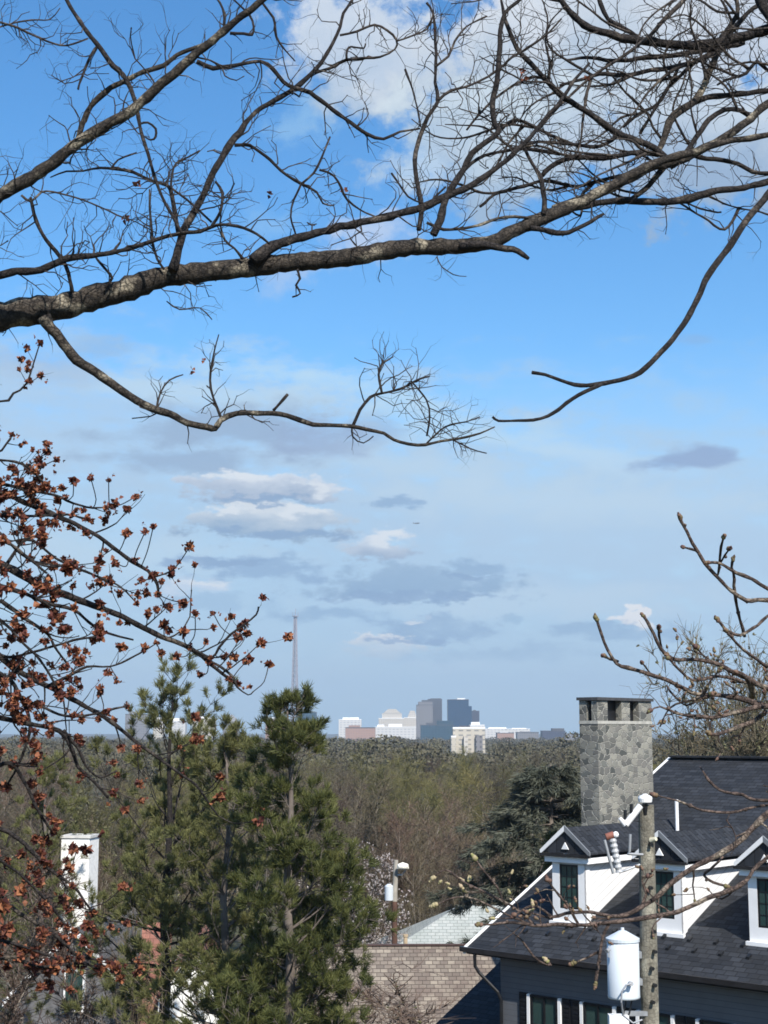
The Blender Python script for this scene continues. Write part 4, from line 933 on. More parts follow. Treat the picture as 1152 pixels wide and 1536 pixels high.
# dormers
def dormer(c):
    t0 = 1.8; zs = 2.75; zb = SL * t0 - .12; te = zs / SL + .25
    mb = MB(); mb.prism([(c - .62, t0, zb), (c - .62, te, SL * te - .12), (c - .62, te, zs), (c - .62, t0, zs)], (1.24, 0, 0))
    d = mb.build('dormer', CHEEK, house)
    mb = MB()                                          # flat white casing round the opening
    mb.box((c - .66, t0 - .05, zb), (c - .37, t0 - .002, zs)); mb.box((c + .37, t0 - .05, zb), (c + .66, t0 - .002, zs)); mb.box((c - .37, t0 - .05, zb), (c + .37, t0 - .002, 1.3))
    mb.box((c + .622, t0 - .05, zb + .05), (c + .66, t0 + .2, zs))
    mb.build('casing', W_, d)
    mb = MB(); z0, z1 = 1.3, 2.7
    mb.box((c - .37, t0 - .04, z1 - .06), (c + .37, t0 - .003, z1)); mb.box((c - .37, t0 - .04, z0), (c + .37, t0 - .003, z0 + .06))
    mb.box((c - .37, t0 - .04, z0 + .06), (c - .31, t0 - .003, z1 - .06)); mb.box((c + .31, t0 - .04, z0 + .06), (c + .37, t0 - .003, z1 - .06))
    for x in (-.11, .09): mb.box((c + x, t0 - .03, z0 + .06), (c + x + .025, t0 - .003, z1 - .06))
    for z in (1.65, 1.98, 2.31): mb.box((c - .31, t0 - .028, z), (c + .31, t0 - .003, z + .022))
    mb.build('window', BLACK, d)
    mb = MB(); mb.box((c - .31, t0 - .016, z0 + .06), (c + .31, t0 - .006, z1 - .06)); mb.build('pane', GLASS, d)
    mb = MB(); mb.box((c - .74, t0 - .16, zb + .03), (c + .74, t0 - .052, zb + .16)); mb.build('sill', W_, d)
    mb = MB(); mb.box((c - .86, t0 - .19, zs + .02), (c + .86, te + .3, zs + .2)); mb.build('frieze', W_, d)
    mb = MB(); mb.prism([(c - .95, t0 - .2, 3.06), (c + .95, t0 - .2, 3.06), (c + .95, t0 - .2, 3.12), (c, t0 - .2, 3.9), (c - .95, t0 - .2, 3.12)], (0, 7.2, 0)); mb.build('dormer_roof', ROOF, d)
    for sg in (-1, 1):
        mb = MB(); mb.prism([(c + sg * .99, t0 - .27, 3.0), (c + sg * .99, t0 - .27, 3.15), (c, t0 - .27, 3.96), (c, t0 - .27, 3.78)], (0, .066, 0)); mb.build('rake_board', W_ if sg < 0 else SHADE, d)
    mb = MB(); mb.box((c - .99, t0 - .29, 2.96), (c + .99, t0 - .205, 3.05)); mb.build('gutter', DARKTRIM, d)
    mb = MB(); mb.prism([(c - .14, t0 - .24, 3.2), (c + .14, t0 - .24, 3.2), (c, t0 - .24, 3.42)], (0, .035, 0)); mb.build('vent', W_, d)
for k in range(4): dormer(2.88 + k * 3.58)
# chimney
mb = MB(); mb.box((.1, 6.4, -7), (.9, 9.95, 7.34)); chim = mb.build('chimney', STONE, house)
for (t0, t1) in ((6.4, 7.05), (7.95, 8.5), (9.1, 9.95)):
    for (s0, s1) in ((.1, .42), (.64, .9)):
        mb = MB(); mb.box((s0, t0, 7.343), (s1, t1, 8.12)); mb.build('chimney_pier', STONE, chim)
mb = MB(); mb.box((.30, 6.6, 7.35), (.62, 9.8, 8.10)); mb.build('interior_shade_block', BLACK, chim)  # black block added to stand for the shade between the piers
mb = MB(); mb.box((.03, 6.33, 8.123), (.97, 10.02, 8.23)); mb.build('chimney_cap', CAP, chim)
mb = MB(); mb.box((.085, 6.385, 7.27), (.915, 9.965, 7.38)); mb.build('ledge', simple('ledge_stone', (.36, .35, .31), .8, .15, 6), chim)
# the lower wing whose roof shows left of the wall
mb = MB(); mb.prism([(-3, -3.5, -5.58), (.98, -3.5, -5.58), (.98, 6.0, -1.1), (-3, 6.0, -1.1)], (0, 0, -.18)); mb.build('wing_roof', ROOF, house)
mb = MB(); mb.prism([(-2.8, -3.2, -7.5), (-2.8, 6.0, -7.5), (-2.8, 6.0, -1.35), (-2.8, -3.2, -5.7)], (3.7, 0, 0)); mb.build('wing_wall', GREYWALL, house)

# ---- tan shingled house
Ct = P(625, 1418, 62)
th = tag(empty('shingled_house', Ct, R(1.5)), 'house with weathered tan shingle roof below the pine and grey house', 'house')
TAN = shingle('tan_shingle', (.27, .235, .19), (.13, .11, .093), .30, .17, 'xy', gap=.012, stain=(.13, .10, .085), bump=1.0, mortar=(.075, .06, .05))
mb = MB(); mb.prism([(-4.6, 0, 0), (-4.6, -5.4, -4.0), (3.6, -5.4, -4.0), (3.6, 0, 0)], (0, 0, -.16)); mb.prism([(-4.6, .004, 0), (3.6, .004, 0), (3.6, 5, -3.7), (-4.6, 5, -3.7)], (0, 0, -.16)); tr = mb.build('roof', TAN, th)
mb = MB(); mb.box((-4.65, -.11, .0), (3.65, .11, .05)); mb.build('ridge_cap', simple('ridge_brown', (.07, .045, .04), .8), tr)
mb = MB(); mb.prism([(-4.3, -5.0, -8), (-4.3, 4.7, -8), (-4.3, 4.7, -3.8), (-4.3, 0, -.3), (-4.3, -5.0, -3.95)], (7.6, 0, 0)); mb.build('wall', shingle('red_brick', (.22, .09, .06), (.16, .07, .05), .22, .075, 'sz', gap=.01), th)

# ---- house with the pale green hip roof behind it
a0 = P(690, 1358, 82); e0 = P(583, 1416, 79)
hh = tag(empty('hip_roof_house', (a0[0], a0[1], a0[2])), 'house with pale green grey hip roof above the tan shingle roof', 'house')
GRN = shingle('pale_green_shingle', (.30, .325, .31), (.37, .385, .365), .4, .2, 'xy', gap=.012, stain=(.24, .265, .245), bump=.4)
dz = e0[2] - a0[2] - 1.3; lx = -(a0[0] - e0[0]) * 1.5
mb = MB()
A_, B_, = (0, 0, 0), (3.6, 0, 0); c1, c2, c3, c4 = (lx, -4.4, dz), (8, -4.4, dz), (8, 4.4, dz), (lx, 4.4, dz)
mb.poly([A_, c1, c2, B_]); mb.poly([B_, c2, c3]); mb.poly([B_, c3, c4, A_]); mb.poly([A_, c4, c1]); mb.poly([c1, c4, c3, c2])
hr = mb.build('roof', GRN, hh)
mb = MB(); vx = P(608, 1418, 79); vx = vx - np.array(hh.location); mb.cyl((vx[0], vx[1] - .5, vx[2] - .6), (vx[0], vx[1] - .5, vx[2] + .5), .11); mb.cyl((vx[0], vx[1] - .5, vx[2] + .5), (vx[0], vx[1] - .5, vx[2] + .62), .14); mb.build('vent_pipe', simple('tan_clay', (.42, .33, .22), .7), hr)
mb = MB(); mb.box((lx + .4, -4.0, -9), (7.6, 4.0, dz - .03)); mb.build('wall', W_, hh)

# ---- white house at left with its chimney
Cw = P(112, 1392, 56); k56 = m_px(56)
wh = tag(empty('white_house', Cw, R(-8)), 'white gabled house with dark roof half hidden behind the maple', 'house')
DROOF = shingle('charcoal_shingle', (.06, .06, .065), (.10, .10, .10), .4, .2, 'xy', stain=(.12, .11, .10))
mb = MB(); mb.prism([(-2.6, 0, -2.6), (0, 0, 0), (0, 0, -.16), (-2.6, 0, -2.76)], (0, 7, 0)); mb.prism([(.004, 0, 0), (2.6, 0, -2.6), (2.6, 0, -2.76), (.004, 0, -.16)], (0, 7, 0)); wr = mb.build('roof', DROOF, wh)
for sg in (-1, 1):
    mb = MB(); mb.prism([(0, -.06, .03), (sg * 2.65, -.06, -2.62), (sg * 2.65, -.06, -2.84), (0, -.06, -.20)], (0, .055, 0)); mb.build('rake_board', W_, wh)
mb = MB(); mb.prism([(-2.2, .25, -8), (2.2, .25, -8), (2.2, .25, -2.42), (0, .25, -.2), (-2.2, .25, -2.42)], (0, 6.5, 0)); mb.build('wall', simple('grey_stucco', (.12, .12, .125), .8, .25, 3), wh)
mb = MB(); mb.box((-.4, .12, -3.0), (.4, .245, -1.5)); wn = mb.build('window', W_, wh)
mb = MB(); mb.box((-.32, .1, -2.92), (.32, .13, -1.58)); mb.build('pane', GLASS, wn)
mb = MB(); mb.box((-1.27, 1.8, -6), (-.15, 2.9, 3.1)); wc = mb.build('chimney', simple('white_brick', (.74, .73, .69), .8, .1, 8, .4), wh)
mb = MB(); mb.box((-1.32, 1.75, 3.103), (-.10, 2.95, 3.2)); mb.build('chimney_cap', simple('pale_cap', (.5, .49, .46), .8), wc)

# ---- white stucco house with steep gable
Cs = P(290, 1412, 52)
sh = tag(empty('stucco_house', Cs, R(4)), 'white stucco house with steep gable and brick red roof behind the pines', 'house')
RED = shingle('brick_red_tile', (.28, .12, .085), (.20, .085, .065), .3, .2, 'xy', stain=(.16, .08, .06))
mb = MB(); mb.prism([(-1.3, 0, -2.0), (0, 0, 0), (0, 0, -.14), (-1.3, 0, -2.14)], (0, 6, 0)); mb.prism([(.004, 0, 0), (1.3, 0, -2.0), (1.3, 0, -2.14), (.004, 0, -.14)], (0, 6, 0)); mb.build('roof', RED, sh)
mb = MB(); mb.prism([(-1.15, .08, -8), (1.15, .08, -8), (1.15, .08, -1.92), (0, .08, -.18), (-1.15, .08, -1.92)], (0, 5.8, 0)); mb.build('wall', simple('white_stucco', (.76, .75, .71), .85, .06, 5, .3), sh)
mb = MB(); mb.prism([(-2.1, 2.5, -1.5), (-1.0, 2.5, -1.5), (-1.0, 4.4, .1), (-2.1, 4.4, .1)], (0, 0, -.14)); mb.build('wing_roof', RED, sh)
mb = MB(); mb.box((-2.0, 2.8, -8), (-1.0, 5.4, -1.4)); mb.build('wing_wall', simple('wing_brick', (.30, .17, .12), .85, .2, 5), sh)

# ------------------------------------------------------------------ utility poles
WOOD = bark('weathered_pole_wood', (.10, .09, .07), (.20, .185, .145), (.30, .28, .22), 7, .55, .5)
TRANS = simple('transformer_paint', (.50, .545, .58), .4, .03, 2)
def near_pole():
    Y = 24.0; k = m_px(Y); c = P(972, 1540, Y); gz = float(ground_z(c[0], Y)); top = P(969, 1207, Y)
    r_ = tag(empty('utility_pole', (c[0], Y, gz)), 'weathered wooden utility pole with white transformer in front of the grey house', 'utility pole')
    h = top[2] - gz
    def L(px, py, dy=0): q = P(px, py, Y) - np.array([c[0], Y, gz]); q[1] += dy; return q
    tx = top[0] - c[0]
    mb = MB(); mb.tube([(0, 0, -.4), (tx * .3, 0, h * .35), (tx * .65, 0, h * .7), (tx, 0, h)], [.158, .148, .136, .124], 18); mb.build('pole', WOOD, r_, smooth=False)
    # transformer: drum, domed lid, rims, bushings, lug, hose
    b = L(936, 1497, -.02); t = L(936, 1412, -.02); cx = b[0]
    mb = MB(); z0, z1 = b[2], t[2]; rr = 23.5 * k
    mb.tube([(cx, 0, z0), (cx, 0, z0 + .03), (cx, 0, z0 + .05), (cx, 0, z1)], [rr * .97, rr, rr * .985, rr * .985], 28)
    tr = mb.build('transformer', TRANS, r_, smooth=True)
    mb = MB(); mb.tube([(cx, 0, z1 + .002), (cx, 0, z1 + .05), (cx, 0, z1 + .055), (cx, 0, z1 + .16), (cx, 0, z1 + .17), (cx, 0, z1 + .21)], [rr * 1.04, rr * 1.04, rr * 1.0, rr * .25, rr * .12, rr * .1], 28); mb.build('lid', TRANS, tr)
    mb = MB(); mb.cyl((cx - .24, -.16, z1 - .10), (cx - .29, -.21, z1 - .12), .03); mb.cyl((cx - .25, -.15, z1 - .10), (cx - .25, -.17, z1 - .22), .012); mb.build('lifting_lug', GALV, tr)
    mb = MB(); mb.cyl((cx + .06, -rr * .9, z0 + .27), (cx + .065, -rr - .10, z0 + .27), .035); mb.build('bushing', PORC, tr)
    mb = MB(); mb.tube([(cx + .06, -rr - .09, z0 + .27), (cx - .02, -rr - .13, z0 + .26), (cx - .09, -rr - .12, z0 + .16), (cx - .10, -rr - .10, z0 + .0), (cx - .05, -.2, z0 - .22), (cx + .1, -.2, z0 - .34), (cx + .25, -.15, z0 - .30)], .014, 6); mb.build('cable', simple('grey_cable', (.30, .31, .33), .5), tr)
    mb = MB()
    for q in (.0, .09): mb.tube([(cx + .02 + q, -.1, z0), (cx - .03 + q, -.13, z0 - .2), (cx - .12 + q, -.15, z0 - .36), (cx + .02, -.17, z0 - .42), (cx + .24, -.12, z0 - .38)], .013, 6)
    mb.build('lead_wire', BLACK, r_)
    for z in (z0 + .25, z1 - .2):
        mb = MB(); mb.box((cx + rr * .8, -.07, z - .05), (-.0 + tx * .9 - .13, .07, z + .05)); mb.build('bracket', GALV, r_)
    # pole top: white standoff insulator on a tilted arm
    q = L(966, 1197, -.1); mb = MB(); mb.tube([q - [0, 0, .07], q - [0, 0, .06], q, q + [0, 0, .035], q + [0, 0, .05], q + [0, 0, .07]], [.05, .105, .115, .10, .05, .03], 18); mb.build('insulator', simple('white_porcelain', (.76, .76, .75), .3, .03), r_)
    mb = MB(); mb.cyl(L(958, 1208, -.16), L(935, 1236, -.22), .052); mb.tube([L(935, 1236, -.22), L(926, 1226, -.22)], [.045, .03], 10); mb.build('standoff_arm', simple('white_fibreglass', (.66, .66, .66), .4, .06), r_)
    mb = MB(); mb.cyl(L(966, 1205, -.1), L(967, 1222, -.08), .045); mb.build('pin', BLACK, r_)
    for (x, y) in ((944, 1213), (935, 1222)):
        mb = MB(); mb.cyl(L(x, y + 6, -.19), L(x, y - 8, -.19), .028); mb.build('clamp', BLACK, r_)
    # fuse cutouts hung left of the pole
    mb = MB(); mb.tube([L(962, 1281, -.13), L(938, 1279, -.22), L(941, 1276, -.22), L(942, 1250, -.22)], .022, 8); mb.build('bracket', GALV, r_)
    q0, q1 = L(915, 1256, -.25), L(925, 1306, -.25); mb = MB(); n = 13
    mb.tube([q0 + (q1 - q0) * i / n for i in range(n + 1)], [.062 if i % 2 else .046 for i in range(n + 1)], 12); cut = mb.build('fuse_cutout', PORC, r_)
    mb = MB(); mb.cyl(q0 + [-.1, 0, .02], q0 + [.02, 0, .06], .055); mb.build('cap', RUST, cut)
    mb = MB(); mb.ball(q0 + [.05, -.02, .06], .05); mb.build('terminal', W_, cut)
    mb = MB(); mb.cyl(L(903, 1258, -.27), L(916, 1308, -.27), .024); mb.build('fuse_tube', GALV, cut)
    mb = MB(); mb.tube([q1, q1 + [.1, .05, .02], L(958, 1296, -.1)], .02, 8); mb.build('bracket', GALV, r_)
    # bolts, steps and the box under the drum
    for (x, y) in ((981, 1395), (982, 1425), (978, 1450), (982, 1475), (976, 1330), (976, 1265), (979, 1500)):
        mb = MB(); mb.cyl(L(x - 4, y, -.1), L(x - 2, y, -.22), .028, sides=8); mb.build('bolt', BLACK, r_)
    mb = MB(); q = L(926, 1528, -.1); mb.box(q - [.15, .1, .2], q + [.15, .1, .08]); mb.build('junction_box', W_, r_)
    mb = MB(); mb.box(L(935, 1522, -.12), L(972, 1515, -.06)); mb.build('bracket', GALV, r_)
    q = L(975, 1260, .0); mb = MB(); mb.cyl(q + [.0, -.12, .0], q + [.06, -.2, .03], .05, .03); mb.build('pole_tag', simple('ivory_plastic', (.6, .56, .42), .5), r_)
near_pole()

def far_pole():
    Y = 73.0; c = P(591, 1420, Y); gz = float(ground_z(c[0], Y)); top = P(594, 1290, Y)
    r_ = tag(empty('utility_pole', (c[0], Y, gz)), 'distant brown utility pole with small white transformer and street lamp', 'utility pole')
    def L(px, py, dy=0): q = P(px, py, Y) - np.array([c[0], Y, gz]); q[1] += dy; return q
    mb = MB(); t = L(594, 1290); mid = L(592, 1352); mb.tube([(0, 0, 0), mid], [.15, .13], 12); mb.build('pole', simple('brown_pole', (.10, .055, .04), .9, .25, 2), r_)
    mb = MB(); mb.tube([mid, t], [.13, .11], 12); mb.build('pole_top', simple('grey_pole', (.30, .28, .24), .9, .2, 2), r_)
    a, b = L(583.5, 1350, -.05), L(583.5, 1329, -.05); mb = MB(); mb.tube([a, b, b + [0, 0, .1]], [.21, .21, .08], 18); mb.build('transformer', TRANS, r_)
    mb = MB(); mb.tube([L(594, 1312), L(603, 1312, -.2), L(608, 1305, -.3), L(606, 1299, -.4)], .035, 8); arm = mb.build('lamp_arm', GALV, r_)
    mb = MB(); q = L(604, 1302, -.4); mb.tube([q + [-.24, 0, 0], q + [-.18, 0, .09], q + [0, 0, .13], q + [.2, 0, .09], q + [.26, 0, 0]], [.05, .14, .18, .14, .05], 12); mb.build('lamp_head', simple('lamp_shell', (.78, .76, .66), .4), arm)
far_pole()

# ------------------------------------------------------------------ skyline
def fac(name, wall, glass, w=3.2, h=3.6, gap=.9, rough=.5): return facade(name, wall, glass, w, h, gap, 'sz', rough)
FM = dict(
    blue=fac('blue_glass_facade', (.02, .045, .085), (.012, .036, .075), 3, 3.8, .5, .25), dark=fac('dark_grey_facade', (.07, .072, .085), (.035, .04, .05), 3, 3.6, .9),
    grey=fac('grey_concrete_facade', (.17, .165, .17), (.08, .08, .09), 3.4, 3.6, 1.2), teal=fac('teal_glass_facade', (.03, .058, .08), (.012, .04, .06), 5, 4, .5, .3),
    beige=fac('beige_stone_facade', (.46, .43, .38), (.26, .24, .22), 4, 3.6, 1.4), white=fac('white_panel_facade', (.50, .49, .47), (.27, .28, .30), 6, 4, 1.6),
    cream=fac('cream_apartment_facade', (.42, .385, .32), (.16, .16, .155), 5.5, 3.2, 1.4), brick=fac('brick_facade', (.30, .19, .15), (.15, .12, .11), 4, 3.6, 1.6),
    navy=fac('navy_facade', (.05, .055, .085), (.03, .035, .055), 4, 3.6, .6), wroof=simple('white_roof', (.75, .75, .74), .7, .05, .05), groof=simple('grey_roof', (.24, .24, .25), .8, .1, .05), cap=simple('dark_plant_room', (.07, .07, .08), .7, .1, .05))
def building(name, label, Y, parts, rz=0, group=None):
    """parts: (part name, px0, px1, ytop, ybottom, material, set-back m, depth m); the first row is the main block"""
    x0 = np.mean([p[1] for p in parts[:1]] + [p[2] for p in parts[:1]]); c = P(x0, 1100, Y); gz = float(ground_z(c[0], Y))
    r_ = tag(empty(name, (c[0], Y, gz), R(rz)), label, 'building', group)
    for (pn, a, b, yt, yb, mt, back, dp) in parts:
        lo, hi = P(a, yb, Y), P(b, yt, Y); z0 = lo[2] - gz if yb < 1104 else -1.0
        x_0, x_1, z1 = lo[0] - c[0], hi[0] - c[0], hi[2] - gz
        mb = MB(); kk = min(1.2, (x_1 - x_0) * .02)
        if pn == 'dome': mb.tube([(x_0 * .5 + x_1 * .5, back + dp / 2, z0), (x_0 * .5 + x_1 * .5, back + dp / 2, z0 + (z1 - z0) * .6), (x_0 * .5 + x_1 * .5, back + dp / 2, z1)], [(x_1 - x_0) / 2, (x_1 - x_0) * .42, (x_1 - x_0) * .1], 20)
        elif pn == 'hip': mb.prism([(x_0, back, z0), (x_1, back, z0), (x_1 - (x_1 - x_0) * .28, back, z1), (x_0 + (x_1 - x_0) * .28, back, z1)], (0, dp, 0))
        else:
            mb.box((x_0, back, z0), (x_1, back + dp, z1))
            if pn in ('tower', 'block', 'wing'):
                mb.box((x_0 - kk * .3, back - kk * .3, z1 + .02), (x_1 + kk * .3, back + dp + kk * .3, z1 + 1.1), 1)
        mb.build(pn if pn not in ('hip', 'dome') else 'roof', [FM[mt], FM['wroof'] if mt in ('white', 'cream', 'beige') else FM['cap']], r_)
building('office_tower', 'grey concrete tower with stepped shoulder, left of the dark glass towers', 2600, [('tower', 625, 649, 1058, 1110, 'grey', 0, 30), ('upper_block', 627.5, 649, 1052.5, 1057.6, 'grey', 2, 26), ('plant_room', 633, 645, 1050, 1052.3, 'cap', 6, 16)], 0)
building('office_tower', 'slim dark grey tower standing behind the stepped grey tower', 2660, [('tower', 642.5, 663, 1049.5, 1110, 'dark', 0, 32), ('plant_room', 646, 662, 1047.5, 1049.2, 'cap', 5, 18)])
building('office_tower', 'broad dark blue glass tower with white roof box', 2580, [('tower', 672.5, 703, 1050, 1110, 'blue', 0, 40), ('plant_room', 686, 698, 1047, 1049.6, 'wroof', 8, 16), ('side_bay', 703.3, 708, 1059, 1110, 'blue', 8, 26)])
building('office_block', 'small navy tower right of the broad blue glass tower', 2700, [('tower', 708.5, 719, 1067, 1110, 'navy', 0, 24), ('plant_room', 710, 714, 1065, 1066.6, 'cap', 4, 10)])
building('office_block', 'low teal glass block at the foot of the towers', 2480, [('block', 631, 681, 1088, 1112, 'teal', 0, 40), ('upper_block', 655, 680, 1081, 1087.4, 'teal', 6, 26), ('side_bay', 640, 653, 1084, 1087.5, 'dark', 5, 20)])
building('stone_building', 'pale beige stepped building with tapering top', 2750, [('tower', 568, 606, 1078, 1110, 'beige', 0, 40), ('upper_block', 573, 603, 1070, 1077.5, 'beige', 4, 32), ('hip', 575, 601, 1063.5, 1069.6, 'beige', 6, 26)])
building('stone_building', 'faint beige block between the stepped building and grey tower', 2800, [('block', 606, 626, 1077, 1110, 'beige', 0, 30), ('hip', 611, 626, 1066, 1076.5, 'beige', 3, 22)])
building('white_hall', 'long bright white low building under the beige stepped building', 2350, [('block', 563, 624, 1091, 1112, 'white', 0, 30), ('roof_box', 583, 603, 1086, 1090.2, 'wroof', 5, 18), ('roof_box', 566, 576, 1087, 1090.2, 'wroof', 6, 14)])
building('white_hall', 'white hall with raised flat roof just right of the dense pine top', 2500, [('block', 508, 542, 1080, 1110, 'white', 0, 30), ('roof_box', 514, 538, 1076, 1079.4, 'wroof', 3, 20)])
building('brick_building', 'low reddish brick building below the white hall nearest the dense pine', 2250, [('block', 518, 563, 1092, 1112, 'brick', 0, 30), ('roof_box', 523, 540, 1088, 1091.2, 'brick', 6, 16)])
building('apartment_building', 'cream apartment building with vertical bays in front of the towers', 1050, [('block', 680, 728, 1093, 1135, 'cream', 3, 14), ('wing', 677, 684, 1106, 1135, 'cream', 0, 12), ('bay', 696, 702, 1104, 1135, 'beige', 0, 2.9), ('bay', 714, 724, 1103, 1135, 'grey', .5, 2.4), ('plant_room', 690, 706, 1088.5, 1090.6, 'cap', 6, 6)])
building('white_hall', 'white hall with roof box just right of the blue tower', 2450, [('block', 705, 727, 1088, 1112, 'white', 0, 30), ('roof_box', 707, 720, 1083, 1087.4, 'wroof', 4, 18)])
building('white_hall', 'long white flat roofed hall stretching right of the towers', 2550, [('block', 728, 795, 1094, 1112, 'white', 0, 40), ('roof_box', 733, 760, 1091, 1093.2, 'wroof', 6, 24), ('roof_box', 768, 790, 1092, 1093.2, 'wroof', 6, 24)])
building('brick_building', 'low brick building in front of the long white hall', 2150, [('block', 746, 771, 1100, 1114, 'brick', 0, 26), ('roof_box', 750, 762, 1098, 1099.2, 'wroof', 5, 14)])
building('office_block', 'grey low block right of the long white hall', 2300, [('block', 776, 808, 1099, 1114, 'grey', 0, 26), ('roof_box', 782, 796, 1097, 1098.2, 'groof', 5, 14)])
building('office_block', 'dark navy block with flat cap near the stone chimney', 2200, [('block', 814, 848, 1097, 1114, 'navy', 0, 30), ('upper_block', 829, 847, 1092.5, 1096.3, 'cap', 5, 18), ('wing', 848.3, 868, 1101, 1114, 'grey', 2, 22)])
building('office_block', 'grey block seen through the maple at far left', 2300, [('block', 187, 220, 1072, 1112, 'grey', 0, 30), ('plant_room', 192, 206, 1067, 1071, 'groof', 5, 14)])
building('apartment_building', 'yellowish cream building seen through the loose pale pine', 2100, [('block', 229, 245, 1080, 1112, 'cream', 0, 24), ('roof_box', 232, 242, 1076, 1079, 'wroof', 5, 12)])
building('white_hall', 'small white building right of the yellowish cream building', 2400, [('block', 252, 278, 1082, 1112, 'white', 0, 24), ('roof_box', 257, 268, 1077, 1081, 'wroof', 5, 12)])
building('apartment_building', 'wide white building between the two tall pines', 2300, [('block', 288, 322, 1078, 1112, 'cream', 0, 24), ('roof_box', 292, 312, 1074.5, 1077, 'wroof', 2, 20)])
building('office_block', 'domed grey building between the two tall pines', 2500, [('block', 334, 358, 1086, 1112, 'grey', 0, 24), ('dome', 336, 356, 1072, 1085.4, 'groof', 0, 20)])
building('office_tower', 'bluish glass building half hidden behind the dense pine top', 2500, [('tower', 443, 474, 1069, 1112, 'teal', 0, 40), ('plant_room', 447, 462, 1063, 1068, 'cap', 6, 20)])
building('brick_building', 'rosy low building left of the dense pine top', 2350, [('block', 398, 432, 1080, 1112, 'brick', 0, 24), ('roof_box', 402, 420, 1076, 1079, 'wroof', 5, 14)])

def mast():
    Y = 2600; c = P(441.5, 1100, Y); gz = float(ground_z(c[0], Y)); r_ = tag(empty('radio_mast', (c[0], Y, gz)), 'tall lattice radio mast rising above the dense pine', 'mast')
    H = P(443, 925, Y)[2] - gz; mat = simple('mast_steel', (.26, .25, .28), .6, .05, .05); w0, w1 = 9.0, 2.4; n = 26
    def W(u): return w1 + (w0 - w1) * (1 - u) ** 1.2
    def cor(u, k): a = math.pi / 2 * k + .5; return np.array([W(u) * math.cos(a), W(u) * math.sin(a), H * u])
    for k in range(4):
        mb = MB(); mb.tube([cor(i / n, k) for i in range(n + 1)], .95, 5); mb.build('leg', mat, r_)
    mb = MB()
    for i in range(n):
        for k in range(4):
            mb.cyl(cor(i / n, k), cor((i + 1) / n, (k + 1) % 4), .36, sides=4); mb.cyl(cor(i / n, (k + 1) % 4), cor((i + 1) / n, k), .28, sides=4); mb.cyl(cor(i / n, k), cor(i / n, (k + 1) % 4), .36, sides=4)
    mb.build('lattice', mat, r_)
    mb = MB(); mb.tube([(0, 0, H), (0, 0, H + 1.2)], [5.5, 5.5], 8); mb.build('platform', mat, r_)
    for x in (-4.6, 4.6, 0): mb = MB(); mb.cyl((x, 0, H + 1.2), (x, 0, H + (14 if x == 0 else 8)), .8 if x == 0 else .5, .4, sides=6); mb.build('antenna', mat, r_)
mast()

def plane():
    c = P(625, 785, 2000); r_ = tag(empty('airplane', c, R(28)), 'tiny airplane high above the skyline between the clouds', 'airplane'); r_.rotation_euler = (R(8), R(-10), R(28))
    m = simple('airplane_paint', (.16, .17, .19), .4, .1, .2)
    mb = MB(); mb.tube([(-5.6, 0, .5), (-4, 0, .3), (-1, 0, 0), (2.5, 0, 0), (4, 0, -.1), (4.8, 0, -.15)], [.12, .4, .8, .85, .55, .1], 12); mb.build('fuselage', m, r_)
    mb = MB(); mb.prism([(1.6, -6.5, .55), (.4, -6.5, .55), (-.2, 0, .5), (1.9, 0, .5), ], (0, 0, .22)); mb.prism([(1.6, 6.5, .55), (.4, 6.5, .55), (-.2, 0.004, .5), (1.9, 0.004, .5)], (0, 0, .22)); mb.build('wing', m, r_)
    mb = MB(); mb.prism([(-5.5, -.1, .5), (-4.1, -.1, .5), (-5.0, -.1, 2.3), (-5.7, -.1, 2.3)], (0, .2, 0)); mb.build('tail_fin', m, r_)
    mb = MB(); mb.box((-5.6, -2.2, .45), (-4.6, 2.2, .6)); mb.build('tailplane', m, r_)
plane()

# ------------------------------------------------------------------ air, sun, sky
hz = bpy.data.materials.new('air'); hz.use_nodes = True; nt = hz.node_tree
for n in list(nt.nodes):
    if n.type != 'OUTPUT_MATERIAL': nt.nodes.remove(n)
pv = nt.nodes.new('ShaderNodeVolumePrincipled'); pv.inputs['Color'].default_value = (.72, .86, 1, 1)
HAZE = .00014
pv.inputs['Density'].default_value = HAZE; pv.inputs['Anisotropy'].default_value = .2
pv.inputs['Density Attribute'].default_value = ''; pv.inputs['Color Attribute'].default_value = ''
nt.links.new(pv.outputs[0], nt.nodes['Material Output'].inputs['Volume'])
mb = MB(); mb.box((-8600, -8600, -1), (8600, 8600, EYE + 305)); tag(mb.build('haze', hz), kind='stuff')

SUN_EL = R(44); hx, hy = .38, -.925
to_sun = Vector((hx * math.cos(SUN_EL), hy * math.cos(SUN_EL), math.sin(SUN_EL))).normalized()
sl = bpy.data.lights.new('sun', 'SUN'); sl.energy = 4.8; sl.angle = R(.5); sl.color = (1, .94, .86)
so = bpy.data.objects.new('sun', sl); so.rotation_euler = (-to_sun).to_track_quat('-Z', 'Y').to_euler(); so.location = (0, -20, 80); col.objects.link(so)

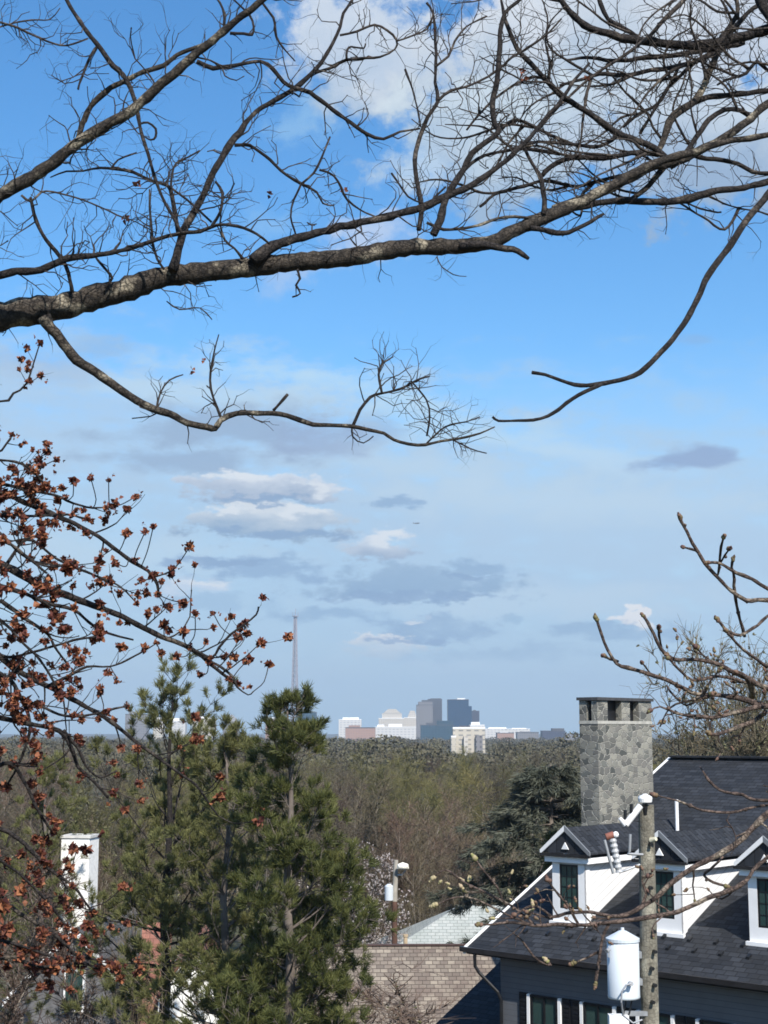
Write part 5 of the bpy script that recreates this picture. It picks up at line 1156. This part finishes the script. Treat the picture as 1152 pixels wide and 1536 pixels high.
world = bpy.data.worlds.new('World'); sc.world = world; world.use_nodes = True; wn_ = world.node_tree
bg = wn_.nodes['Background']; STR = .1; bg.inputs[1].default_value = STR
sky = wn_.nodes.new('ShaderNodeTexSky'); sky.sky_type = 'NISHITA'; sky.sun_disc = False
sky.sun_elevation = SUN_EL; sky.sun_rotation = math.atan2(hx, hy); sky.altitude = 100; sky.air_density = 1.0; sky.dust_density = .6; sky.ozone_density = 1.6
hs = wn_.nodes.new('ShaderNodeHueSaturation'); hs.inputs['Saturation'].default_value = 1.33; hs.inputs['Value'].default_value = 1.0
wn_.links.new(sky.outputs[0], hs.inputs['Color'])
tc = wn_.nodes.new('ShaderNodeTexCoord'); sx = wn_.nodes.new('ShaderNodeSeparateXYZ'); wn_.links.new(tc.outputs['Generated'], sx.inputs[0])
def wm(op, a=None, b=None, c=None):
    n = wn_.nodes.new('ShaderNodeMath'); n.operation = op
    for i, q in enumerate((a, b, c)):
        if q is None: continue
        if hasattr(q, 'links'): wn_.links.new(q, n.inputs[i])
        else: n.inputs[i].default_value = q
    return n.outputs[0]
az = wm('ARCTAN2', sx.outputs[0], sx.outputs[1]); el = wm('ARCSINE', sx.outputs[2])
cb = wn_.nodes.new('ShaderNodeCombineXYZ'); wn_.links.new(az, cb.inputs[0]); wn_.links.new(el, cb.inputs[1])
def warp(scale, stretch, amp, amp_y, detail=8, rough=.62, seed=0):
    mp = wn_.nodes.new('ShaderNodeMapping'); mp.inputs['Scale'].default_value = (scale / stretch, scale, 1); mp.inputs['Location'].default_value = (seed, seed * .7, 0)
    wn_.links.new(cb.outputs[0], mp.inputs[0])
    no = wn_.nodes.new('ShaderNodeTexNoise'); no.inputs['Scale'].default_value = 1; no.inputs['Detail'].default_value = detail; no.inputs['Roughness'].default_value = rough
    wn_.links.new(mp.outputs[0], no.inputs['Vector'])
    s = wn_.nodes.new('ShaderNodeVectorMath'); s.operation = 'SUBTRACT'; s.inputs[1].default_value = (.5, .5, .5); wn_.links.new(no.outputs['Color'], s.inputs[0])
    m = wn_.nodes.new('ShaderNodeVectorMath'); m.operation = 'MULTIPLY'; m.inputs[1].default_value = (amp, amp_y, 0); wn_.links.new(s.outputs[0], m.inputs[0])
    a = wn_.nodes.new('ShaderNodeVectorMath'); a.operation = 'ADD'; wn_.links.new(cb.outputs[0], a.inputs[0]); wn_.links.new(m.outputs[0], a.inputs[1])
    fm = wn_.nodes.new('ShaderNodeMapping'); fm.inputs['Scale'].default_value = (scale * 2.3 / (1 + (stretch - 1) * .6), scale * 2.3, 1); fm.inputs['Location'].default_value = (seed + 3, seed, 0)
    wn_.links.new(cb.outputs[0], fm.inputs[0])
    fn = wn_.nodes.new('ShaderNodeTexNoise'); fn.inputs['Scale'].default_value = 1; fn.inputs['Detail'].default_value = 8; fn.inputs['Roughness'].default_value = .62; wn_.links.new(fm.outputs[0], fn.inputs['Vector'])
    return a.outputs[0], wm('MULTIPLY', wm('SUBTRACT', fn.outputs[0], .5), 1.9)
PUFF = warp(17, 1.25, .13, .09, 9, .64, 3)
EXPO = .65
WISP = warp(26, 3.2, .16, .022, 7, .55, 9)
LOW = warp(48, 2.4, .085, .034, 8, .62, 5)
tone = wn_.nodes.new('ShaderNodeTexNoise'); tone.inputs['Scale'].default_value = 11; tone.inputs['Detail'].default_value = 7; wn_.links.new(PUFF[0], tone.inputs['Vector'])
def lin(c): return tuple((x / 255 / 12.92) if x / 255 <= .04045 else ((x / 255 + .055) / 1.055) ** 2.4 for x in c)
skycol = mixc(wn_, 1.0, hs.outputs[0], (1.06, 1.22, 1.25), 'MULTIPLY')
def angles(px, py):
    d = ray(px, py); d /= np.linalg.norm(d); return math.atan2(d[0], d[1]), math.asin(d[2])
def cloud(cx, cy, rx, ry, top, alpha, field, bot=None, soft=.6, ang=0, mottled=.5):
    """one cloud: an ellipse of sky (given by direction) with a ragged edge; top / bot are its colours"""
    global skycol
    adj = lambda q: (q[0], min(255, q[1] + (7 if q[1] < 222 else 3)), q[2]); top = adj(top); bot = adj(bot) if bot else None
    a, e = angles(cx, cy)
    mp = wn_.nodes.new('ShaderNodeMapping'); mp.vector_type = 'TEXTURE'
    mp.inputs['Location'].default_value = (a, e, 0); mp.inputs['Rotation'].default_value = (0, 0, R(ang)); mp.inputs['Scale'].default_value = (rx / F, ry / F, 1)
    wn_.links.new(field[0], mp.inputs[0])
    ln = wn_.nodes.new('ShaderNodeVectorMath'); ln.operation = 'LENGTH'; wn_.links.new(mp.outputs[0], ln.inputs[0])
    mr = wn_.nodes.new('ShaderNodeMapRange'); mr.interpolation_type = 'SMOOTHSTEP'; wn_.links.new(wm('ADD', ln.outputs['Value'], field[1]), mr.inputs[0])
    mr.inputs[1].default_value = 1.0; mr.inputs[2].default_value = 1 - soft; mr.inputs[3].default_value = 0; mr.inputs[4].default_value = alpha
    k = 1 / STR / 2 ** EXPO
    ct = tuple(x * k for x in lin(top))
    if bot:
        s = wn_.nodes.new('ShaderNodeSeparateXYZ'); wn_.links.new(mp.outputs[0], s.inputs[0])
        f = wm('MULTIPLY_ADD', s.outputs[1], .75, .45); f = wm('ADD', f, wm('MULTIPLY', wm('SUBTRACT', tone.outputs[0], .5), mottled * 4))
        n = wn_.nodes.new('ShaderNodeClamp'); wn_.links.new(f, n.inputs[0])
        ct = mixc(wn_, n.outputs[0], tuple(x * k for x in lin(bot)), ct)
    skycol = mixc(wn_, mr.outputs[0], skycol, ct)

PALE = (178, 205, 238); LAV = (150, 170, 210); WHT = (228, 232, 244); GRY = (160, 172, 204); MAU = (150, 168, 206)
veil = wn_.nodes.new('ShaderNodeMapRange'); veil.interpolation_type = 'SMOOTHSTEP'; wn_.links.new(wm('ADD', el, wm('MULTIPLY', WISP[1], .03)), veil.inputs[0])
veil.inputs[1].default_value = angles(576, 500)[1]; veil.inputs[2].default_value = angles(576, 760)[1]; veil.inputs[3].default_value = 0; veil.inputs[4].default_value = .74
skycol = mixc(wn_, veil.outputs[0], skycol, tuple(x / STR / 2 ** EXPO for x in lin((184, 212, 237))))
# thin high veil over the lower sky
cloud(560, 960, 1500, 430, (176, 200, 234), .7, WISP, soft=.75)
cloud(250, 640, 700, 150, (182, 202, 234), .65, WISP, soft=.8, ang=-6)
cloud(900, 790, 700, 170, (184, 204, 236), .65, WISP, soft=.8, ang=-6)
cloud(640, 620, 420, 38, (190, 218, 250), .65, WISP, soft=.9, ang=-15)
cloud(470, 575, 300, 20, (190, 222, 250), .55, WISP, soft=.9, ang=-9)
cloud(880, 680, 260, 22, (196, 218, 248), .5, WISP, soft=.9, ang=-12)
cloud(260, 585, 420, 34, (200, 219, 243), .6, WISP, soft=.9, ang=-5)
cloud(860, 750, 520, 46, (200, 217, 241), .55, WISP, soft=.9, ang=-3)
cloud(180, 830, 380, 50, (202, 219, 242), .55, WISP, soft=.9)
cloud(820, 900, 420, 40, (204, 219, 241), .5, WISP, soft=.9)
cloud(420, 1010, 420, 34, (198, 216, 240), .5, WISP, soft=.9)
cloud(640, 700, 380, 34, (196, 215, 241), .5, WISP, soft=.9, ang=-4)
# mauve strata
cloud(330, 640, 240, 46, MAU, .75, WISP, soft=.7)
cloud(290, 690, 190, 30, (148, 167, 206), .7, WISP, soft=.7)
cloud(480, 655, 130, 40, (150, 164, 206), .65, WISP, soft=.7)
cloud(590, 640, 90, 26, (150, 172, 216), .5, WISP, soft=.7)
cloud(100, 555, 120, 34, (160, 178, 218), .5, WISP, soft=.8)
cloud(160, 520, 60, 26, (150, 180, 226), .5, WISP, soft=.8)
cloud(1040, 684, 95, 20, (144, 162, 208), .85, WISP, soft=.6, ang=6)
cloud(1010, 505, 60, 12, (140, 172, 226), .5, WISP, soft=.8)
# banked clouds with bright tops
cloud(395, 738, 128, 28, WHT, .95, LOW, GRY, .35, mottled=.35)
cloud(400, 782, 150, 34, (236, 238, 244), .95, LOW, (154, 174, 208), .35, mottled=.35)
cloud(600, 752, 62, 14, (146, 172, 214), .85, LOW, soft=.6, ang=-6)
cloud(565, 824, 62, 30, (226, 231, 243), .9, LOW, GRY, .4, mottled=.35)
cloud(710, 852, 66, 24, (148, 174, 214), .9, LOW, soft=.6)
cloud(620, 878, 205, 32, (156, 180, 216), .92, LOW, (138, 165, 206), .55)
cloud(380, 850, 110, 22, (146, 172, 214), .85, LOW, soft=.6)
cloud(285, 880, 60, 22, (216, 224, 242), .7, LOW, soft=.7)
cloud(320, 905, 130, 14, (158, 186, 224), .6, LOW, soft=.7)
cloud(490, 925, 110, 18, (148, 176, 216), .8, LOW, soft=.7)
cloud(760, 928, 24, 9, (158, 186, 222), .7, LOW, soft=.6)
cloud(640, 945, 110, 26, (148, 174, 214), .9, LOW, soft=.6)
cloud(575, 970, 82, 21, (246, 241, 242), 1.0, LOW, (200, 208, 228), .3, mottled=.2)
cloud(940, 922, 32, 15, (246, 243, 246), 1.0, LOW, soft=.35)
cloud(930, 945, 130, 20, (146, 174, 214), .8, LOW, soft=.6)
cloud(760, 985, 200, 20, (160, 186, 222), .75, LOW, soft=.7)
cloud(690, 1000, 90, 14, (196, 210, 238), .6, LOW, soft=.7)
cloud(900, 1010, 150, 18, (176, 198, 232), .5, LOW, soft=.7)
cloud(576, 1075, 1500, 150, (192, 216, 242), .85, WISP, soft=.9)
for (x, y, rx, ry) in ((350, 722, 58, 11), (455, 734, 42, 9), (330, 765, 66, 10), (465, 768, 62, 10), (585, 812, 34, 13), (300, 874, 40, 10), (630, 932, 30, 8)): cloud(x, y, rx, ry, (234, 237, 245), .75, LOW, soft=.7)
for (x, y, rx, ry) in ((400, 752, 105, 8), (415, 799, 125, 9), (620, 897, 190, 9), (700, 868, 60, 7), (620, 960, 90, 7), (330, 845, 90, 8)): cloud(x, y, rx, ry, (138, 162, 205), .75, LOW, soft=.5)
# pink-white wisps by the limb
cloud(480, 395, 150, 34, (196, 204, 236), .5, PUFF, soft=.9, ang=20)
cloud(560, 360, 110, 30, (206, 212, 240), .6, PUFF, soft=.9, ang=12)
cloud(460, 185, 70, 40, (150, 190, 238), .6, PUFF, soft=.9)
cloud(400, 330, 90, 40, (150, 190, 240), .45, PUFF, soft=.9, ang=10)
# the big cumulus in the upper right
cloud(560, 85, 190, 110, (226, 230, 242), .95, PUFF, (170, 187, 220), .5)
cloud(900, 95, 380, 190, (226, 229, 240), .97, PUFF, (170, 185, 214), .4)
cloud(760, 215, 250, 110, (214, 221, 238), .95, PUFF, (158, 178, 214), .5)
cloud(1120, 200, 330, 140, (206, 213, 234), .95, PUFF, (154, 172, 208), .4)
cloud(620, 255, 90, 50, (190, 208, 240), .75, PUFF, soft=.8)
cloud(1180, 20, 200, 120, (226, 229, 240), .9, PUFF, (180, 190, 220), .5)
wn_.links.new(skycol, bg.inputs[0])
world.cycles.sampling_method = 'MANUAL'; world.cycles.sample_map_resolution = 512

# ------------------------------------------------------------------ view
sc.view_settings.view_transform = 'Standard'; sc.view_settings.look = 'None'; sc.view_settings.exposure = 0.65; sc.view_settings.gamma = 1; sc.view_settings.use_curve_mapping = False
cy = sc.cycles
cy.max_bounces = 4; cy.diffuse_bounces = 2; cy.glossy_bounces = 2; cy.transmission_bounces = 2; cy.volume_bounces = 0; cy.transparent_max_bounces = 8
cy.use_denoising = True; cy.caustics_reflective = False; cy.caustics_refractive = False
cy.pixel_filter_type = 'BLACKMAN_HARRIS'; cy.filter_width = 1.7
for p in PROTO:                                   # a prototype no sighting used does not stay in the scene
    if not p[2]:
        for ch in list(p[0].children): bpy.data.objects.remove(ch)
        bpy.data.objects.remove(p[0])
